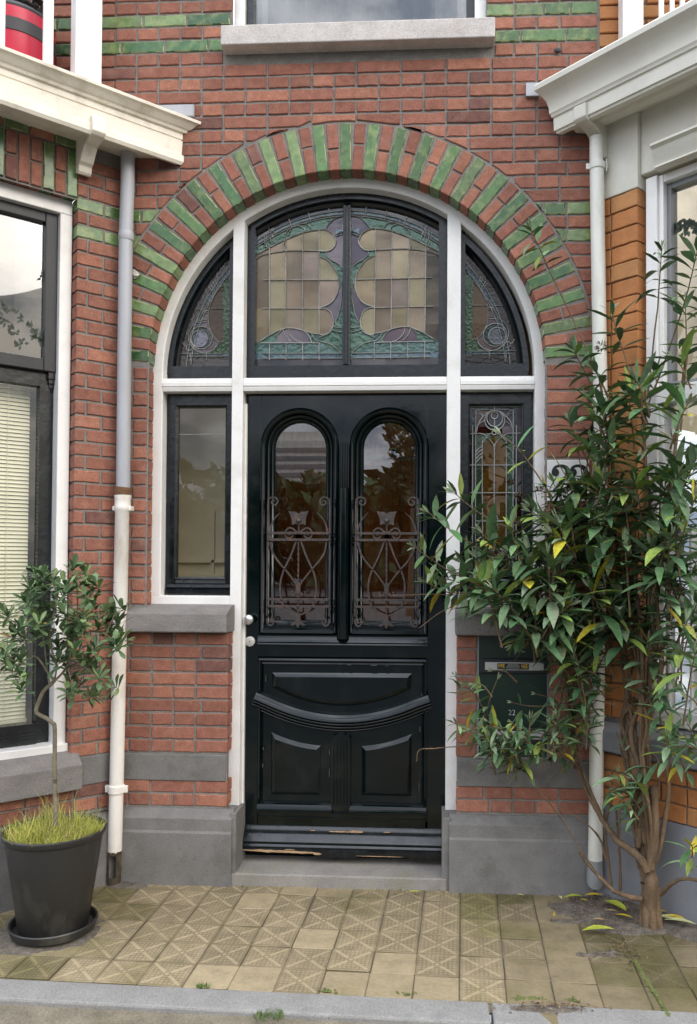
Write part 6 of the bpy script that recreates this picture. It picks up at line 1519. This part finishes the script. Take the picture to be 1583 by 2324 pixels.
CL = [(280, 230), (360, 250), (450, 290), (540, 330), (620, 190), (700, 230), (740, 330), (800, 330), (660, 340), (250, 350), (210, 470), (300, 440), (340, 530), (480, 470), (560, 400), (20, 560), (75, 590), (180, 690), (330, 650), (280, 600), (400, 640), (610, 620), (640, 690), (700, 580), (750, 520), (870, 550), (940, 540), (1000, 520), (900, 640), (960, 620), (920, 740), (1010, 760), (970, 820), (600, 790), (560, 750), (650, 760), (480, 860), (110, 760), (200, 780), (60, 880), (30, 960), (110, 960), (180, 950), (90, 1030), (170, 1100), (180, 1180), (620, 880), (540, 950), (480, 970), (740, 920), (680, 990), (800, 850), (590, 1120), (650, 1180), (580, 1220), (830, 1090), (790, 1030), (940, 1170), (780, 1250), (400, 760), (720, 420), (380, 380), (440, 560), (330, 330), (520, 560), (250, 520), (310, 740), (830, 680), (690, 660), (480, 380)]
for (x, y) in CL:
    c = z7(x, y, YT+r5.uniform(-.14, .12)); ax = Vector((r5.gauss(0, .5), r5.gauss(-.25, .4), r5.uniform(.2, 1))).normalized(); e1 = ax.orthogonal().normalized(); e2 = ax.cross(e1); n = r5.randint(11, 16)
    for k in range(n):
        an = k*2.4+r5.uniform(-.2, .2); f = k/n; d = ax*(1.0-1.1*f)+(e1*math.cos(an)+e2*math.sin(an))*(.55+.6*f); p = c-ax*.030*f
        b_ = r5.uniform(.75, 1.3); q = r5.random(); col = (.105, .170, .075) if q < .5 else ((.062, .115, .048) if q < .8 else ((.18, .245, .10) if q < .99 else (.40, .22, .04)))
        leaf(cr, p, d, Vector((0, 0, 1))+ax*.5, r5.uniform(.046, .068), r5.uniform(.0175, .0245), tuple(v*b_ for v in col), r5.uniform(0, .5), .25, tipw=1)
cr.build('crown', leafM, tree, smooth=70)
m = MB(); q = z7(458, 1985, YT); m.tube([q+Vector((.009*math.cos(k*.7), .009*math.sin(k*.7), .001*k)) for k in range(19)], .0014, 5); m.tube([q+Vector((0, -.009, .01)), q+Vector((.006, -.012, .022))], .0012, 5); m.build('plant_tie', greenboxM, tree)

# ------------------------------------------------------------------ across the street (seen in the panes)
r6 = random.Random(31)
def far_tree(x, y, h, w, label, n=700, dark=1.0, s=.35, zlo=.04):
    t = thing('tree', label, 'tree', 'trees across the street'); m = MB(); m.tube([(x, y, -.1), (x+.1, y, h*.35), (x, y, h*.7)], [h*.03, h*.024, h*.01], 8); m.build('trunk', barkM, t)
    c = MB()
    cl = [(r6.gauss(0, .26)*w, r6.gauss(0, .26)*w, h*(zlo+(.90-zlo)*r6.random()), r6.uniform(.16, .30)*w) for _ in range(16)]
    for k in range(n):
        a, b_, z, rr = r6.choice(cl); v = Vector((r6.gauss(0, 1), r6.gauss(0, 1), r6.gauss(0, .8))).normalized()*rr*r6.uniform(.6, 1.05); p = Vector((x+a, y+b_, z))+v
        p.z = max(p.z, .4); e = Vector((r6.gauss(0, 1), r6.gauss(0, 1), r6.gauss(0, 1))).normalized(); f = e.orthogonal().normalized(); e = e.cross(f)*s*r6.uniform(.6, 1.2); f = f*s*r6.uniform(.5, 1)
        col = tuple(q*dark*r6.uniform(.7, 1.3) for q in (.055, .085, .03)); c.poly([p-e, p-f*.6, p+e, p+f*.6], col)
    c.build('crown', crownM, t)
for i in range(18):
    far_tree(-34+4.1*i+r6.uniform(-1, 1), -44+r6.uniform(-3, 3), r6.uniform(5.9, 7.2), 6.6, 'one of the round green trees across the street, mirrored in the door panes', 1100, 1.0, .75)
far_tree(-.25, -19, 6.3, 1.5, 'nearer feathery tree mirrored at the edge of the right door pane', 900, .8, .13, .62)
ap = thing('apartment_block', 'distant flat roofed apartment block mirrored in the left door pane', 'apartment block')
m = MB(); m.box(-75, -38, -330, -305, 0, 48); m.build('wall', concM, ap)
m = MB(); m.box(-71, -42, -327, -308, 48.01, 52); m.build('roof', concM, ap)
m = MB()
for k in range(14): m.box(-75.2, -37.8, -304.9, -304.6, 2+3.2*k, 3.6+3.2*k)
m.build('window', darkwinM, ap, label='dark window bands of the apartment block')
